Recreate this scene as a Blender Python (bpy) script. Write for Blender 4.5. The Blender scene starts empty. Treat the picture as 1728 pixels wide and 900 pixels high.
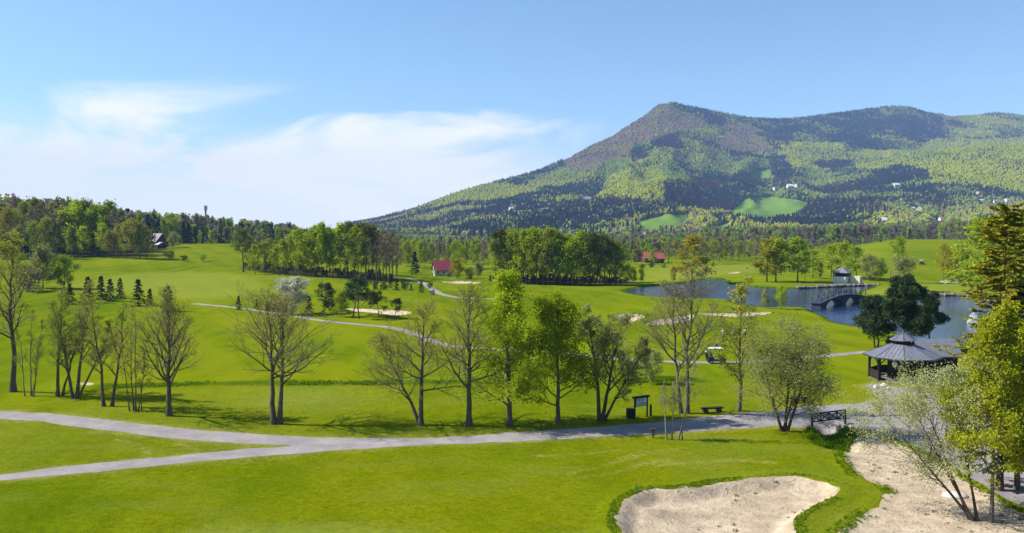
import bpy, bmesh, math, random
import numpy as np
from mathutils import Vector, Matrix

scene = bpy.context.scene
COL = scene.collection

# ------------------------------------------------------------------ camera
CAM_Z, FOC, CU, CV, HORIZON = 15.0, 1400.0, 864.0, 450.0, 385.0
PITCH = math.atan((CV - HORIZON) / FOC)
cam_data = bpy.data.cameras.new('camera')
cam_data.sensor_width = 36.0
cam_data.lens = FOC / 1728.0 * 36.0
cam_data.clip_start = 0.5
cam_data.clip_end = 30000.0
cam = bpy.data.objects.new('camera', cam_data)
cam.location = (0, 0, CAM_Z)
cam.rotation_euler = (math.pi / 2 - PITCH, 0, 0)
COL.objects.link(cam)
scene.camera = cam

# ------------------------------------------------------------------ sky, sun, exposure
SUN_EL = math.radians(43)
SUN_DIR = Vector((-0.992, 0.12, 0)).normalized() * math.cos(SUN_EL) + Vector((0, 0, math.sin(SUN_EL)))
SUN_AZ = math.atan2(SUN_DIR.x, SUN_DIR.y)          # clockwise from +Y

CLOUD_SHIFT = (4.8, 1.4, 0.75)
world = bpy.data.worlds.new('World')
scene.world = world
world.use_nodes = True
wn, wl = world.node_tree.nodes, world.node_tree.links
wn.clear()
w_out = wn.new('ShaderNodeOutputWorld')
w_bg = wn.new('ShaderNodeBackground')
w_bg.inputs['Strength'].default_value = 0.092
wl.new(w_bg.outputs[0], w_out.inputs['Surface'])
sky = wn.new('ShaderNodeTexSky')
sky.sky_type = 'NISHITA'
sky.sun_disc = False
sky.sun_elevation = SUN_EL
sky.sun_rotation = SUN_AZ
sky.altitude = 500
sky.air_density = 1.0
sky.dust_density = 0.15
sky.ozone_density = 3.0


def wmath(op, a, b=None, c=None):
    n = wn.new('ShaderNodeMath'); n.operation = op
    for i, q in enumerate((a, b, c)):
        if q is None: continue
        if isinstance(q, (int, float)): n.inputs[i].default_value = q
        else: wl.new(q, n.inputs[i])
    return n.outputs[0]


def wramp(val, lo, hi, a=0.0, b=1.0):
    n = wn.new('ShaderNodeMapRange'); n.interpolation_type = 'SMOOTHSTEP'
    wl.new(val, n.inputs[0])
    for i, q in zip((1, 2, 3, 4), (lo, hi, a, b)): n.inputs[i].default_value = q
    return n.outputs[0]


def wnoise(vec, scale, detail, rough=0.55, dist=0.0):
    n = wn.new('ShaderNodeTexNoise')
    n.inputs['Scale'].default_value = scale
    n.inputs['Detail'].default_value = detail
    n.inputs['Roughness'].default_value = rough
    n.inputs['Distortion'].default_value = dist
    wl.new(vec, n.inputs['Vector'])
    return n.outputs['Fac']


w_tc = wn.new('ShaderNodeTexCoord')
w_sep = wn.new('ShaderNodeSeparateXYZ'); wl.new(w_tc.outputs['Generated'], w_sep.inputs[0])
w_map = wn.new('ShaderNodeMapping'); wl.new(w_tc.outputs['Generated'], w_map.inputs[0])
w_map.inputs['Location'].default_value = CLOUD_SHIFT
w_map.inputs['Rotation'].default_value = (0, 0.10, 0)
w_map.inputs['Scale'].default_value = (1.0, 1.0, 3.0)
big = wnoise(w_map.outputs[0], 4.2, 7.0, 0.55, 0.9)
soft = wnoise(w_map.outputs[0], 2.0, 3.0, 0.5, 0.3)
# a bank of thin cloud low over the sunny side of the sky, thinning out upwards
elev = w_sep.outputs['Z']
side = wramp(w_sep.outputs['X'], 0.20, -0.02)
elev_n = wmath('ADD', elev, wmath('MULTIPLY', wmath('SUBTRACT', soft, 0.5), 0.16))
low = wmath('MULTIPLY', wramp(elev, 0.19, 0.07), side)
cover = wmath('ADD', wmath('ADD', wmath('MULTIPLY', big, 0.75), wmath('MULTIPLY', soft, 0.25)), wmath('MULTIPLY', low, 0.22))
cloud = wramp(cover, 0.575, 0.74)
veil = wmath('MULTIPLY', wramp(elev_n, 0.125, 0.035), wmath('MULTIPLY', side, 0.76))
cloud = wmath('MULTIPLY', cloud, wmath('MULTIPLY', wramp(w_sep.outputs['X'], 0.16, -0.05), wramp(elev, 0.175, 0.125)))
cl_fac = wmath('MINIMUM', wmath('MAXIMUM', wmath('MULTIPLY', cloud, 0.97), veil), 0.97)
cl_fac = wmath('MULTIPLY', cl_fac, wramp(elev, -0.02, 0.0))
w_mix = wn.new('ShaderNodeMix'); w_mix.data_type = 'RGBA'
wl.new(cl_fac, w_mix.inputs['Factor'])
w_tint = wn.new('ShaderNodeMix'); w_tint.data_type = 'RGBA'; w_tint.blend_type = 'MULTIPLY'
w_tint.inputs['Factor'].default_value = 1.0
wl.new(sky.outputs[0], w_tint.inputs['A'])
w_tint.inputs['B'].default_value = (0.91, 1.03, 1.06, 1)
wl.new(w_tint.outputs['Result'], w_mix.inputs['A'])
w_mix.inputs['B'].default_value = (8.0, 7.8, 7.9, 1)
wl.new(w_mix.outputs['Result'], w_bg.inputs['Color'])

sun_data = bpy.data.lights.new('sun', 'SUN')
sun_data.energy = 4.8
sun_data.angle = math.radians(0.5)
sun_data.color = (1.0, 0.95, 0.87)
sun = bpy.data.objects.new('sun', sun_data)
sun.rotation_euler = SUN_DIR.to_track_quat('Z', 'Y').to_euler()
sun.location = (-60, 20, 80)
COL.objects.link(sun)

vs = scene.view_settings
vs.view_transform = 'Standard'
vs.look = 'None'
vs.exposure = 0.86
vs.gamma = 1.0
scene.render.engine = 'CYCLES'
scene.cycles.use_denoising = True
scene.cycles.max_bounces = 8
scene.cycles.diffuse_bounces = 4
scene.cycles.glossy_bounces = 2
scene.cycles.transmission_bounces = 4
scene.cycles.transparent_max_bounces = 4
scene.cycles.volume_bounces = 0

# ------------------------------------------------------------------ numeric helpers


def sstep(a, b, t):
    t = np.clip((np.asarray(t, float) - a) / (b - a), 0, 1)
    return t * t * (3 - 2 * t)


def _hash(ix, iy, seed):
    h = (ix.astype(np.int64) * 374761393 + iy.astype(np.int64) * 668265263 + seed * 1442695041) & 0xFFFFFFFF
    h = ((h ^ (h >> 13)) * 1274126177) & 0xFFFFFFFF
    h = (h ^ (h >> 16)) & 0xFFFFFFFF
    return h / 4294967295.0


def vnoise(x, y, seed=0):
    x = np.asarray(x, float); y = np.asarray(y, float)
    ix = np.floor(x); iy = np.floor(y)
    fx = x - ix; fy = y - iy
    fx = fx * fx * (3 - 2 * fx); fy = fy * fy * (3 - 2 * fy)
    a = _hash(ix, iy, seed); b = _hash(ix + 1, iy, seed)
    c = _hash(ix, iy + 1, seed); d = _hash(ix + 1, iy + 1, seed)
    return (a * (1 - fx) + b * fx) * (1 - fy) + (c * (1 - fx) + d * fx) * fy


def fbm(x, y, seed=0, octs=4):
    s = 0; a = 0.5; n = 0
    for i in range(octs):
        s = s + a * vnoise(x * 2 ** i + 17.3 * i, y * 2 ** i - 9.1 * i, seed + i); n += a; a *= 0.5
    return s / n * 2 - 1            # about -1 .. 1


def ray(u, v):
    """world direction of a pixel of the 1728 x 900 photograph"""
    x = (u - CU) / FOC; y = -(v - CV) / FOC
    c, s = math.cos(PITCH), math.sin(PITCH)
    return np.array([x, c + y * s, -s + y * c])


def plane_pt(u, v, z=0.0):
    d = ray(u, v); t = (z - CAM_Z) / d[2]
    return np.array([d[0] * t, d[1] * t])


def plane_poly(pts, z=0.0):
    return np.array([plane_pt(u, v, z) for u, v in pts])


def smooth_poly(P, n=5, closed=True):
    """Catmull-Rom through the given points"""
    P = np.asarray(P, float); N = len(P); out = []
    rng_ = range(N) if closed else range(N - 1)
    for i in rng_:
        if closed: a, b, c, d = P[i - 1], P[i], P[(i + 1) % N], P[(i + 2) % N]
        else: a, b, c, d = P[max(i - 1, 0)], P[i], P[i + 1], P[min(i + 2, N - 1)]
        for k in range(n):
            t = k / n
            out.append(0.5 * ((2 * b) + (c - a) * t + (2 * a - 5 * b + 4 * c - d) * t * t + (3 * b - a - 3 * c + d) * t ** 3))
    if not closed: out.append(P[-1])
    return np.array(out)


def seg_dist(X, Y, P, closed=True):
    best = np.full(X.shape, 1e18)
    N = len(P)
    for i in range(N if closed else N - 1):
        a = P[i]; b = P[(i + 1) % N]; e = b - a
        L = float(e @ e) + 1e-12
        t = np.clip(((X - a[0]) * e[0] + (Y - a[1]) * e[1]) / L, 0, 1)
        best = np.minimum(best, (X - a[0] - t * e[0]) ** 2 + (Y - a[1] - t * e[1]) ** 2)
    return np.sqrt(best)


def inside(X, Y, P):
    res = np.zeros(X.shape, bool); N = len(P)
    for i in range(N):
        x1, y1 = P[i]; x2, y2 = P[(i + 1) % N]
        if y1 == y2: continue
        c = ((y1 > Y) != (y2 > Y)) & (X < (x2 - x1) * (Y - y1) / (y2 - y1) + x1)
        res ^= c
    return res


def sdf(X, Y, P, margin=30.0):
    """signed distance, negative inside; far away it is only 'margin'"""
    X = np.asarray(X, float); Y = np.asarray(Y, float)
    out = np.full(X.shape, float(margin))
    lo = P.min(0) - margin; hi = P.max(0) + margin
    m = (X > lo[0]) & (X < hi[0]) & (Y > lo[1]) & (Y < hi[1])
    if m.any():
        d = seg_dist(X[m], Y[m], P)
        out[m] = np.where(inside(X[m], Y[m], P), -d, np.minimum(d, margin))
    return out


def sd_line(X, Y, P, half, margin=15.0):
    X = np.asarray(X, float); Y = np.asarray(Y, float)
    out = np.full(X.shape, float(margin))
    lo = P.min(0) - margin; hi = P.max(0) + margin
    m = (X > lo[0]) & (X < hi[0]) & (Y > lo[1]) & (Y < hi[1])
    if m.any(): out[m] = np.minimum(seg_dist(X[m], Y[m], P, False) - half, margin)
    return out


# ------------------------------------------------------------------ objects


def tag(o, label=None, cat=None, group=None, kind=None):
    if label: o['label'] = label
    if cat: o['category'] = cat
    if group: o['group'] = group
    if kind: o['kind'] = kind
    return o


def link(name, data, parent=None, mat=None):
    o = bpy.data.objects.new(name, data)
    COL.objects.link(o)
    if parent is not None: o.parent = parent
    if mat is not None:
        if data.materials: pass
        else: data.materials.append(mat)
        if data.materials[0] != mat:
            o.material_slots[0].link = 'OBJECT'; o.material_slots[0].material = mat
    return o


def empty(name, loc=(0, 0, 0), rz=0.0, scale=1.0):
    o = bpy.data.objects.new(name, None)
    o.empty_display_size = 0.3
    o.location = loc; o.rotation_euler = (0, 0, rz); o.scale = (scale,) * 3 if np.isscalar(scale) else scale
    COL.objects.link(o)
    return o


def mesh_np(name, V, F, mat=None, smooth=False):
    """F: one int array (m,3) / (m,4), or a list of such arrays"""
    if not isinstance(F, list): F = [F]
    F = [np.asarray(f, np.int32) for f in F if len(f)]
    me = bpy.data.meshes.new(name)
    V = np.asarray(V, np.float32)
    me.vertices.add(len(V)); me.vertices.foreach_set('co', V.ravel())
    nl = sum(f.size for f in F); npoly = sum(len(f) for f in F)
    me.loops.add(nl); me.polygons.add(npoly)
    me.loops.foreach_set('vertex_index', np.concatenate([f.ravel() for f in F]))
    st = []; s = 0
    for f in F:
        st.append(np.arange(len(f), dtype=np.int32) * f.shape[1] + s); s += f.size
    me.polygons.foreach_set('loop_start', np.concatenate(st))
    me.polygons.foreach_set('use_smooth', np.full(npoly, smooth))
    me.update(calc_edges=True)
    if mat is not None: me.materials.append(mat)
    return me


class MB:
    """collects simple solids into one mesh"""
    def __init__(s): s.V = []; s.F = []; s.n = 0
    def add(s, V, F):
        V = np.asarray(V, float)
        s.V.append(V); s.F += [tuple(int(i) + s.n for i in f) for f in F]; s.n += len(V); return s
    def box(s, c, d, rz=0.0, taper=1.0):
        x, y, z = (q / 2 for q in d)
        P = np.array([(a * x * (taper if e > 0 else 1), b * y * (taper if e > 0 else 1), e * z) for e in (-1, 1) for a, b in ((-1, -1), (1, -1), (1, 1), (-1, 1))])
        if rz:
            k, q = math.cos(rz), math.sin(rz); P = np.c_[P[:, 0] * k - P[:, 1] * q, P[:, 0] * q + P[:, 1] * k, P[:, 2]]
        return s.add(P + np.asarray(c, float), [(3, 2, 1, 0), (4, 5, 6, 7), (0, 1, 5, 4), (1, 2, 6, 5), (2, 3, 7, 6), (3, 0, 4, 7)])
    def bar(s, a, b, w, h=None, up=(0, 0, 1)):
        a = np.asarray(a, float); b = np.asarray(b, float); h = h or w
        t = b - a; t = t / np.linalg.norm(t); up = np.asarray(up, float)
        if abs(t @ up) > 0.98: up = np.array([1.0, 0, 0])
        sx = np.cross(t, up); sx /= np.linalg.norm(sx); sy = np.cross(sx, t)
        P = [p + i * sx * w / 2 + j * sy * h / 2 for p in (a, b) for i, j in ((-1, -1), (1, -1), (1, 1), (-1, 1))]
        return s.add(P, [(3, 2, 1, 0), (4, 5, 6, 7), (0, 1, 5, 4), (1, 2, 6, 5), (2, 3, 7, 6), (3, 0, 4, 7)])
    def cyl(s, a, b, r0, r1=None, k=12, caps=True):
        a = np.asarray(a, float); b = np.asarray(b, float); r1 = r0 if r1 is None else r1
        t = b - a; t = t / np.linalg.norm(t); ref = np.array([0, 0, 1.0]) if abs(t[2]) < 0.9 else np.array([1.0, 0, 0])
        U = np.cross(t, ref); U /= np.linalg.norm(U); W = np.cross(t, U)
        an = np.arange(k) * 2 * math.pi / k
        ring = np.cos(an)[:, None] * U + np.sin(an)[:, None] * W
        P = np.r_[a + ring * r0, b + ring * r1]
        F = [(i, i + k, (i + 1) % k + k, (i + 1) % k) for i in range(k)]
        if caps: F += [tuple(range(k)), tuple(range(2 * k - 1, k - 1, -1))]
        return s.add(P, F)
    def lathe(s, c, prof, k=16, sx=1.0, sy=1.0):
        an = np.arange(k) * 2 * math.pi / k; c = np.asarray(c, float); P = []
        for r, z in prof: P += [c + (r * sx * math.cos(q), r * sy * math.sin(q), z) for q in an]
        F = []
        for j in range(len(prof) - 1): F += [(j * k + i, j * k + (i + 1) % k, (j + 1) * k + (i + 1) % k, (j + 1) * k + i) for i in range(k)]
        F += [tuple(range(k - 1, -1, -1)), tuple(range((len(prof) - 1) * k, len(prof) * k))]
        return s.add(P, F)
    def prism(s, poly, z0, z1):
        n = len(poly); P = [(x, y, z) for z in (z0, z1) for x, y in poly]
        F = [(i, (i + 1) % n, (i + 1) % n + n, i + n) for i in range(n)] + [tuple(range(n - 1, -1, -1)), tuple(range(n, 2 * n))]
        return s.add(P, F)
    def mesh(s, name, mat, smooth=False, bevel=0.0):
        me = bpy.data.meshes.new(name)
        me.from_pydata([tuple(p) for p in np.concatenate(s.V)], [], s.F); me.update()
        if bevel:
            bm = bmesh.new(); bm.from_mesh(me)
            bmesh.ops.bevel(bm, geom=bm.edges[:], offset=bevel, segments=1, affect='EDGES', clamp_overlap=True)
            bm.to_mesh(me); bm.free()
        if smooth: me.polygons.foreach_set('use_smooth', np.full(len(me.polygons), True))
        me.materials.append(mat)
        return me
    def build(s, name, mat, parent=None, smooth=False, bevel=0.0):
        return link(name, s.mesh(name, mat, smooth, bevel), parent)


# ------------------------------------------------------------------ materials


class NT:
    """terse node-tree writer for one material"""
    def __init__(s, name):
        s.m = bpy.data.materials.new(name); s.m.use_nodes = True
        s.n, s.l = s.m.node_tree.nodes, s.m.node_tree.links
        s.n.clear(); s.out = s.n.new('ShaderNodeOutputMaterial')
    def put(s, sock, v):
        if v is None: return
        if hasattr(v, 'is_output'): s.l.new(v, sock)
        elif isinstance(v, tuple) and len(v) == 3 and sock.type == 'RGBA': sock.default_value = v + (1,)
        else: sock.default_value = v
    def math(s, op, a, b=None, c=None):
        n = s.n.new('ShaderNodeMath'); n.operation = op
        for i, q in enumerate((a, b, c)): s.put(n.inputs[i], q)
        return n.outputs[0]
    def rng(s, v, lo, hi, a=0.0, b=1.0, smooth=True):
        n = s.n.new('ShaderNodeMapRange'); n.interpolation_type = 'SMOOTHSTEP' if smooth else 'LINEAR'
        for i, q in enumerate((v, lo, hi, a, b)): s.put(n.inputs[i], q)
        return n.outputs[0]
    def mix(s, f, a, b, mode='MIX'):
        n = s.n.new('ShaderNodeMix'); n.data_type = 'RGBA'; n.blend_type = mode
        s.put(n.inputs['Factor'], f); s.put(n.inputs['A'], a); s.put(n.inputs['B'], b)
        return n.outputs['Result']
    def coord(s, scale=(1, 1, 1), kind='Object'):
        t = s.n.new('ShaderNodeTexCoord'); m = s.n.new('ShaderNodeMapping')
        s.l.new(t.outputs[kind], m.inputs[0]); m.inputs['Scale'].default_value = scale
        return m.outputs[0]
    def noise(s, vec, scale, detail=3.0, rough=0.55, dist=0.0):
        n = s.n.new('ShaderNodeTexNoise'); s.l.new(vec, n.inputs['Vector'])
        for k, v in (('Scale', scale), ('Detail', detail), ('Roughness', rough), ('Distortion', dist)): n.inputs[k].default_value = v
        return n.outputs['Fac']
    def attr(s, name, kind='GEOMETRY', out='Fac'):
        n = s.n.new('ShaderNodeAttribute'); n.attribute_name = name; n.attribute_type = kind
        return n.outputs[out]
    def bump(s, h, strength, dist):
        n = s.n.new('ShaderNodeBump'); n.inputs['Strength'].default_value = strength; n.inputs['Distance'].default_value = dist
        s.l.new(h, n.inputs['Height']); return n.outputs[0]
    def bsdf(s, col, rough=0.8, spec=0.3, normal=None, metal=0.0, **kw):
        n = s.n.new('ShaderNodeBsdfPrincipled')
        s.put(n.inputs['Base Color'], col); s.put(n.inputs['Roughness'], rough); s.put(n.inputs['Metallic'], metal)
        s.put(n.inputs['Specular IOR Level'], spec)
        if normal is not None: s.l.new(normal, n.inputs['Normal'])
        for k, v in kw.items(): s.put(n.inputs[k], v)
        return n.outputs[0]
    def end(s, sh):
        s.l.new(sh, s.out.inputs['Surface']); return s.m


def plain(name, col, rough=0.7, spec=0.3, var=0.25, scale=3.0, metal=0.0):
    """a colour with grain and uneven wear"""
    t = NT(name); c = t.coord()
    n1 = t.noise(c, scale, 5.0, 0.6); n2 = t.noise(c, scale * 9, 3.0)
    f = t.math('ADD', t.math('MULTIPLY', n1, 0.65), t.math('MULTIPLY', n2, 0.35))
    lo = tuple(q * (1 - var) for q in col); hi = tuple(min(1, q * (1 + var)) for q in col)
    return t.end(t.bsdf(t.mix(t.rng(f, 0.32, 0.68), lo, hi), rough, spec, t.bump(n2, 0.25, 0.02), metal))


def foliage(name, a, b, trans=0.35, var=0.35, instancer=False):
    """leaves: two greens mixed per leaf and per tree; light passes through them"""
    t = NT(name)
    g = t.n.new('ShaderNodeNewGeometry'); oi = t.n.new('ShaderNodeObjectInfo')
    c = t.coord((1, 1, 1)); n1 = t.noise(c, 0.55, 2.0)
    f = t.math('ADD', t.math('MULTIPLY', g.outputs['Random Per Island'], 0.6), t.math('MULTIPLY', t.rng(n1, 0.3, 0.7), 0.4))
    col = t.mix(f, a, b)
    br = t.math('ADD', 1 - var * 0.5, t.math('MULTIPLY', oi.outputs['Random'], var))
    cc = t.n.new('ShaderNodeVectorMath'); cc.operation = 'SCALE'
    t.l.new(col, cc.inputs[0]); t.l.new(br, cc.inputs['Scale'])
    col = cc.outputs[0]
    d = t.n.new('ShaderNodeBsdfDiffuse'); t.l.new(col, d.inputs[0])
    tr = t.n.new('ShaderNodeBsdfTranslucent'); t.l.new(col, tr.inputs[0])
    m = t.n.new('ShaderNodeMixShader'); m.inputs[0].default_value = trans
    t.l.new(d.outputs[0], m.inputs[1]); t.l.new(tr.outputs[0], m.inputs[2])
    return t.end(m.outputs[0])


def bark_mat(name, a, b):
    t = NT(name); c = t.coord((6, 6, 1.2)); n = t.noise(c, 2.2, 5.0, 0.65)
    return t.end(t.bsdf(t.mix(t.rng(n, 0.3, 0.7), a, b), 0.9, 0.15, t.bump(n, 0.6, 0.05)))

# ------------------------------------------------------------------ outlines on the ground (from pixels, then metres)
WATER_Z = -0.33
LAKE = smooth_poly(plane_poly([(1056, 493), (1085, 486), (1135, 480), (1170, 477.5), (1187, 472.5), (1203, 471), (1220, 474), (1230, 480),
    (1260, 484), (1290, 486.5), (1340, 488), (1400, 485.5), (1450, 483.5), (1472, 483), (1465, 488), (1450, 493), (1445, 499), (1456, 505.5),
    (1500, 502), (1576, 499), (1640, 500), (1728, 505), (1840, 512), (1840, 612), (1728, 600), (1610, 586), (1560, 576), (1500, 562),
    (1440, 552), (1412, 546), (1396, 536), (1376, 528), (1362, 521.5), (1330, 520), (1297, 521), (1262, 518), (1243, 514), (1232, 507),
    (1170, 505), (1097, 502)], -0.4), 3)
BUNKER = smooth_poly(plane_poly([(1043, 868), (1055, 848), (1095, 829), (1139, 829), (1185, 822), (1208, 817), (1254, 813), (1289, 808),
    (1332, 806), (1370, 810), (1405, 819), (1416, 831), (1405, 842), (1373, 857), (1350, 871), (1340, 886), (1344, 900), (1335, 930),
    (1200, 950), (1080, 930), (1045, 900), (1040, 885)]), 4)
SANDY = smooth_poly(plane_poly([(1419, 757), (1422, 746), (1440, 738), (1478, 735), (1503, 744), (1556, 766), (1600, 790), (1640, 815),
    (1690, 850), (1728, 868), (1820, 905), (1820, 990), (1390, 990), (1400, 930), (1419, 897), (1453, 872), (1478, 853), (1487, 838),
    (1504, 827), (1462, 810), (1434, 791)]), 3)
ROAD = plane_poly([(-400, 660), (-150, 684), (0, 696), (80, 700), (174, 709), (278, 720), (434, 732), (520, 737), (600, 739), (743, 739), (847, 732),
    (980, 724), (1100, 715), (1160, 708), (1246, 699), (1315, 694), (1347, 688), (1432, 682), (1468, 678), (1488, 672), (1478, 662), (1462, 652), (1475, 648), (1500, 652),
    (1560, 660), (1700, 690), (1850, 700), (1900, 900), (1728, 853), (1690, 838), (1640, 806), (1600, 783), (1560, 761), (1505, 738), (1478, 729),
    (1440, 724), (1368, 724), (1345, 722), (1315, 719), (1289, 722), (1173, 730), (1100, 734), (1000, 739), (882, 746), (743, 751), (600, 758),
    (382, 775), (243, 789), (69, 807), (0, 813), (-200, 828), (-200, 816), (0, 802), (69, 793), (180, 781), (312, 768), (430, 756), (490, 752), (417, 748), (312, 741),
    (174, 727), (69, 714), (0, 710), (-150, 697), (-400, 672)])
ROAD = smooth_poly(ROAD, 3)
PATHS = {   # cart paths: centre line, half width in metres
    'far_bend': ([(330, 512), (395, 519), (440, 524), (500, 533), (540, 541), (600, 548), (660, 554), (700, 565), (745, 580), (800, 587), (850, 590), (930, 594)], 0.78),
    'left_copse': ([(690, 470), (715, 478), (732, 490), (748, 498), (778, 503), (820, 504), (880, 505)], .9),
    'cart': ([(930, 594), (1010, 603), (1090, 609), (1150, 612), (1207, 613), (1260, 612), (1330, 606), (1420, 597), (1475, 593), (1530, 599), (1600, 620)], 0.75),
}
PATHS = {k: (smooth_poly(plane_poly(p), 4, False), w) for k, (p, w) in PATHS.items()}
MID_BUNKERS = [smooth_poly(plane_poly(p), 4) for p in (
    [(578, 521), (612, 522), (650, 524), (692, 527), (690, 531), (668, 534), (640, 531), (600, 527)],
    [(743, 476), (780, 474.5), (815, 477), (800, 479), (765, 479)],
    [(1037, 534), (1057, 530), (1088, 534), (1078, 542), (1052, 544)],
    [(1090, 549), (1108, 541), (1140, 536), (1166, 533), (1172, 538), (1146, 546)],
    [(1174, 529), (1230, 529.5), (1296, 528), (1292, 533), (1240, 536.5), (1182, 533)],
    [(1584, 476), (1600, 473.5), (1622, 473), (1618, 476), (1600, 478)],
    [(1229, 461), (1245, 459), (1247, 461), (1233, 463)],
    [(126, 648), (145, 646), (160, 649), (145, 652)],
    [(1450, 413), (1485, 410.5), (1500, 412), (1470, 415)],
)]
DITCH = plane_poly([(1398, 716), (1398, 730), (1405, 742), (1418, 752)])
ROUGH_LINES = [smooth_poly(plane_poly(p), 3, False) for p in (
    [(190, 652), (300, 648), (430, 646), (560, 646), (700, 646), (780, 646), (860, 646)],
    [(1040, 648), (1085, 644), (1135, 642), (1180, 645)],
)]
PALE = [smooth_poly(plane_poly(p), 3) for p in (
    [(330, 893), (480, 884), (640, 890), (720, 905), (600, 960), (350, 960)],
    [(1075, 476), (1090, 455), (1140, 450), (1290, 446), (1290, 460), (1180, 468)],
    [(1450, 497), (1500, 485), (1580, 478), (1690, 482), (1728, 490), (1640, 498), (1540, 498)],
    [(395, 676), (470, 660), (560, 660), (620, 672), (560, 690), (430, 690)],
    [(120, 486), (260, 468), (420, 470), (420, 500), (240, 500)],
)]
COPSE_FLOORS = [smooth_poly(plane_poly(p), 3) for p in (      # bare earth and leaf litter under the copses
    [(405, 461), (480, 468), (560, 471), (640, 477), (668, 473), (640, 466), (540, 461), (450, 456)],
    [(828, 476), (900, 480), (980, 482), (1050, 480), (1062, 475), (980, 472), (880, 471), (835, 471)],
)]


def _noise_amp(x, y, r):
    return 0.16 * fbm(x / 21, y / 21, 5, 2) * sstep(30, 60, r) + 0.55 * fbm(x / 85, y / 85, 3, 3) * sstep(90, 190, r)


def land(x, y):
    """height of the valley floor and its low hills"""
    x = np.asarray(x, float); y = np.asarray(y, float)
    r = np.hypot(x, y)
    z = _noise_amp(x, y, r) * sstep(1500, 600, r)
    z = z + 6.3 * sstep(120, 430, y) * sstep(-25, -150, x)                      # left hillside
    z = z + 8.0 * sstep(225, 460, y) * sstep(0.36, 0.47, x / np.maximum(y, 1.0)) * sstep(680, 520, y)  # right hillside
    z = z - 1.2 * sstep(300, 650, y) * sstep(150, -60, x) * sstep(-120, 0, x)
    sd = sdf(x, y, LAKE, 30)
    z = np.where(sd < 0, -0.4 - np.minimum(-sd * 0.25, 1.1), -0.4 * (1 - sstep(0, 1.8, sd)) + z * sstep(0, 12, sd))
    sb = sdf(x, y, BUNKER, 8)
    z = z - 0.42 * sstep(0.0, 1.1, -sb) - 0.16 * sstep(1.0, 5.0, -sb) + 0.16 * np.exp(-((sb - 0.35) / 0.7) ** 2)
    c = plane_pt(1090, 858)                                                      # raked heap in the bunker
    z = z + 0.34 * np.exp(-(((x - c[0]) / 1.3) ** 2 + ((y - c[1]) / 0.9) ** 2))
    ss = sdf(x, y, SANDY, 8)
    z = z - 0.10 * sstep(0.0, 0.9, -ss) + 0.05 * np.exp(-((ss - 0.3) / 0.5) ** 2)
    for P in MID_BUNKERS:
        s = sdf(x, y, P, 12)
        z = z - 0.5 * sstep(0.0, 2.0, -s) + 0.22 * np.exp(-((s - 0.9) / 1.1) ** 2)
    z = z - 0.75 * np.exp(-(np.maximum(sd_line(x, y, DITCH, 0.0, 8) - 0.25, 0) / 0.75) ** 2)
    return z


def hit(u, v, far=1200.0):
    """first point of the land seen through a pixel"""
    d = ray(u, v); t = np.geomspace(20, far, 900)
    P = d[None, :] * t[:, None]; P[:, 2] += CAM_Z
    g = P[:, 2] - height(P[:, 0], P[:, 1])
    i = np.where(g < 0)[0]
    if len(i) == 0: i = [len(t) - 1]
    i = max(i[0], 1)
    a = g[i - 1] / (g[i - 1] - g[i] + 1e-12); a = min(max(a, 0), 1)
    p = P[i - 1] * (1 - a) + P[i] * a
    return np.array([p[0], p[1], float(height(p[0], p[1]))])


def at_depth(u, y):
    x = (u - CU) / FOC * y
    return np.array([x, y, float(height(x, y))])


def z_of(u, v, x, y):
    d = ray(u, v); return CAM_Z + math.hypot(x, y) / math.hypot(d[0], d[1]) * d[2]


# ------------------------------------------------------------------ the mountain: a skyline with its own distance, spurs and gullies
SKY_U = np.array([-900, -300, 300, 500, 560, 640, 700, 760, 800, 850, 900, 960, 1000, 1030, 1060, 1090, 1108, 1130, 1160, 1200, 1260, 1310, 1350, 1400, 1450, 1500, 1530, 1560, 1600, 1640, 1680, 1728, 1850, 2050, 2400, 3000.])
SKY_V = np.array([392, 390, 388, 384, 380, 367, 349, 326, 313, 301, 289, 264, 241, 229, 209, 191, 175, 172, 179, 187, 198, 201, 198, 192, 185, 179, 181, 190, 195, 194, 190, 195, 206, 225, 290, 385.])
RID_U = np.array([-900, 500, 640, 900, 1110, 1310, 1500, 1728, 3000.])
RID_R = np.array([2000, 2000, 2200, 2700, 3150, 3500, 3750, 3900, 3900.])
FOOT_U = np.array([-900, 500, 700, 900, 1110, 1728, 3000.])
FOOT_R = np.array([1500, 1500, 1250, 1050, 1000, 1150, 1300.])


def _u_of(x, y):
    return CU + FOC * x / np.maximum(y, 1e-3)


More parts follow.
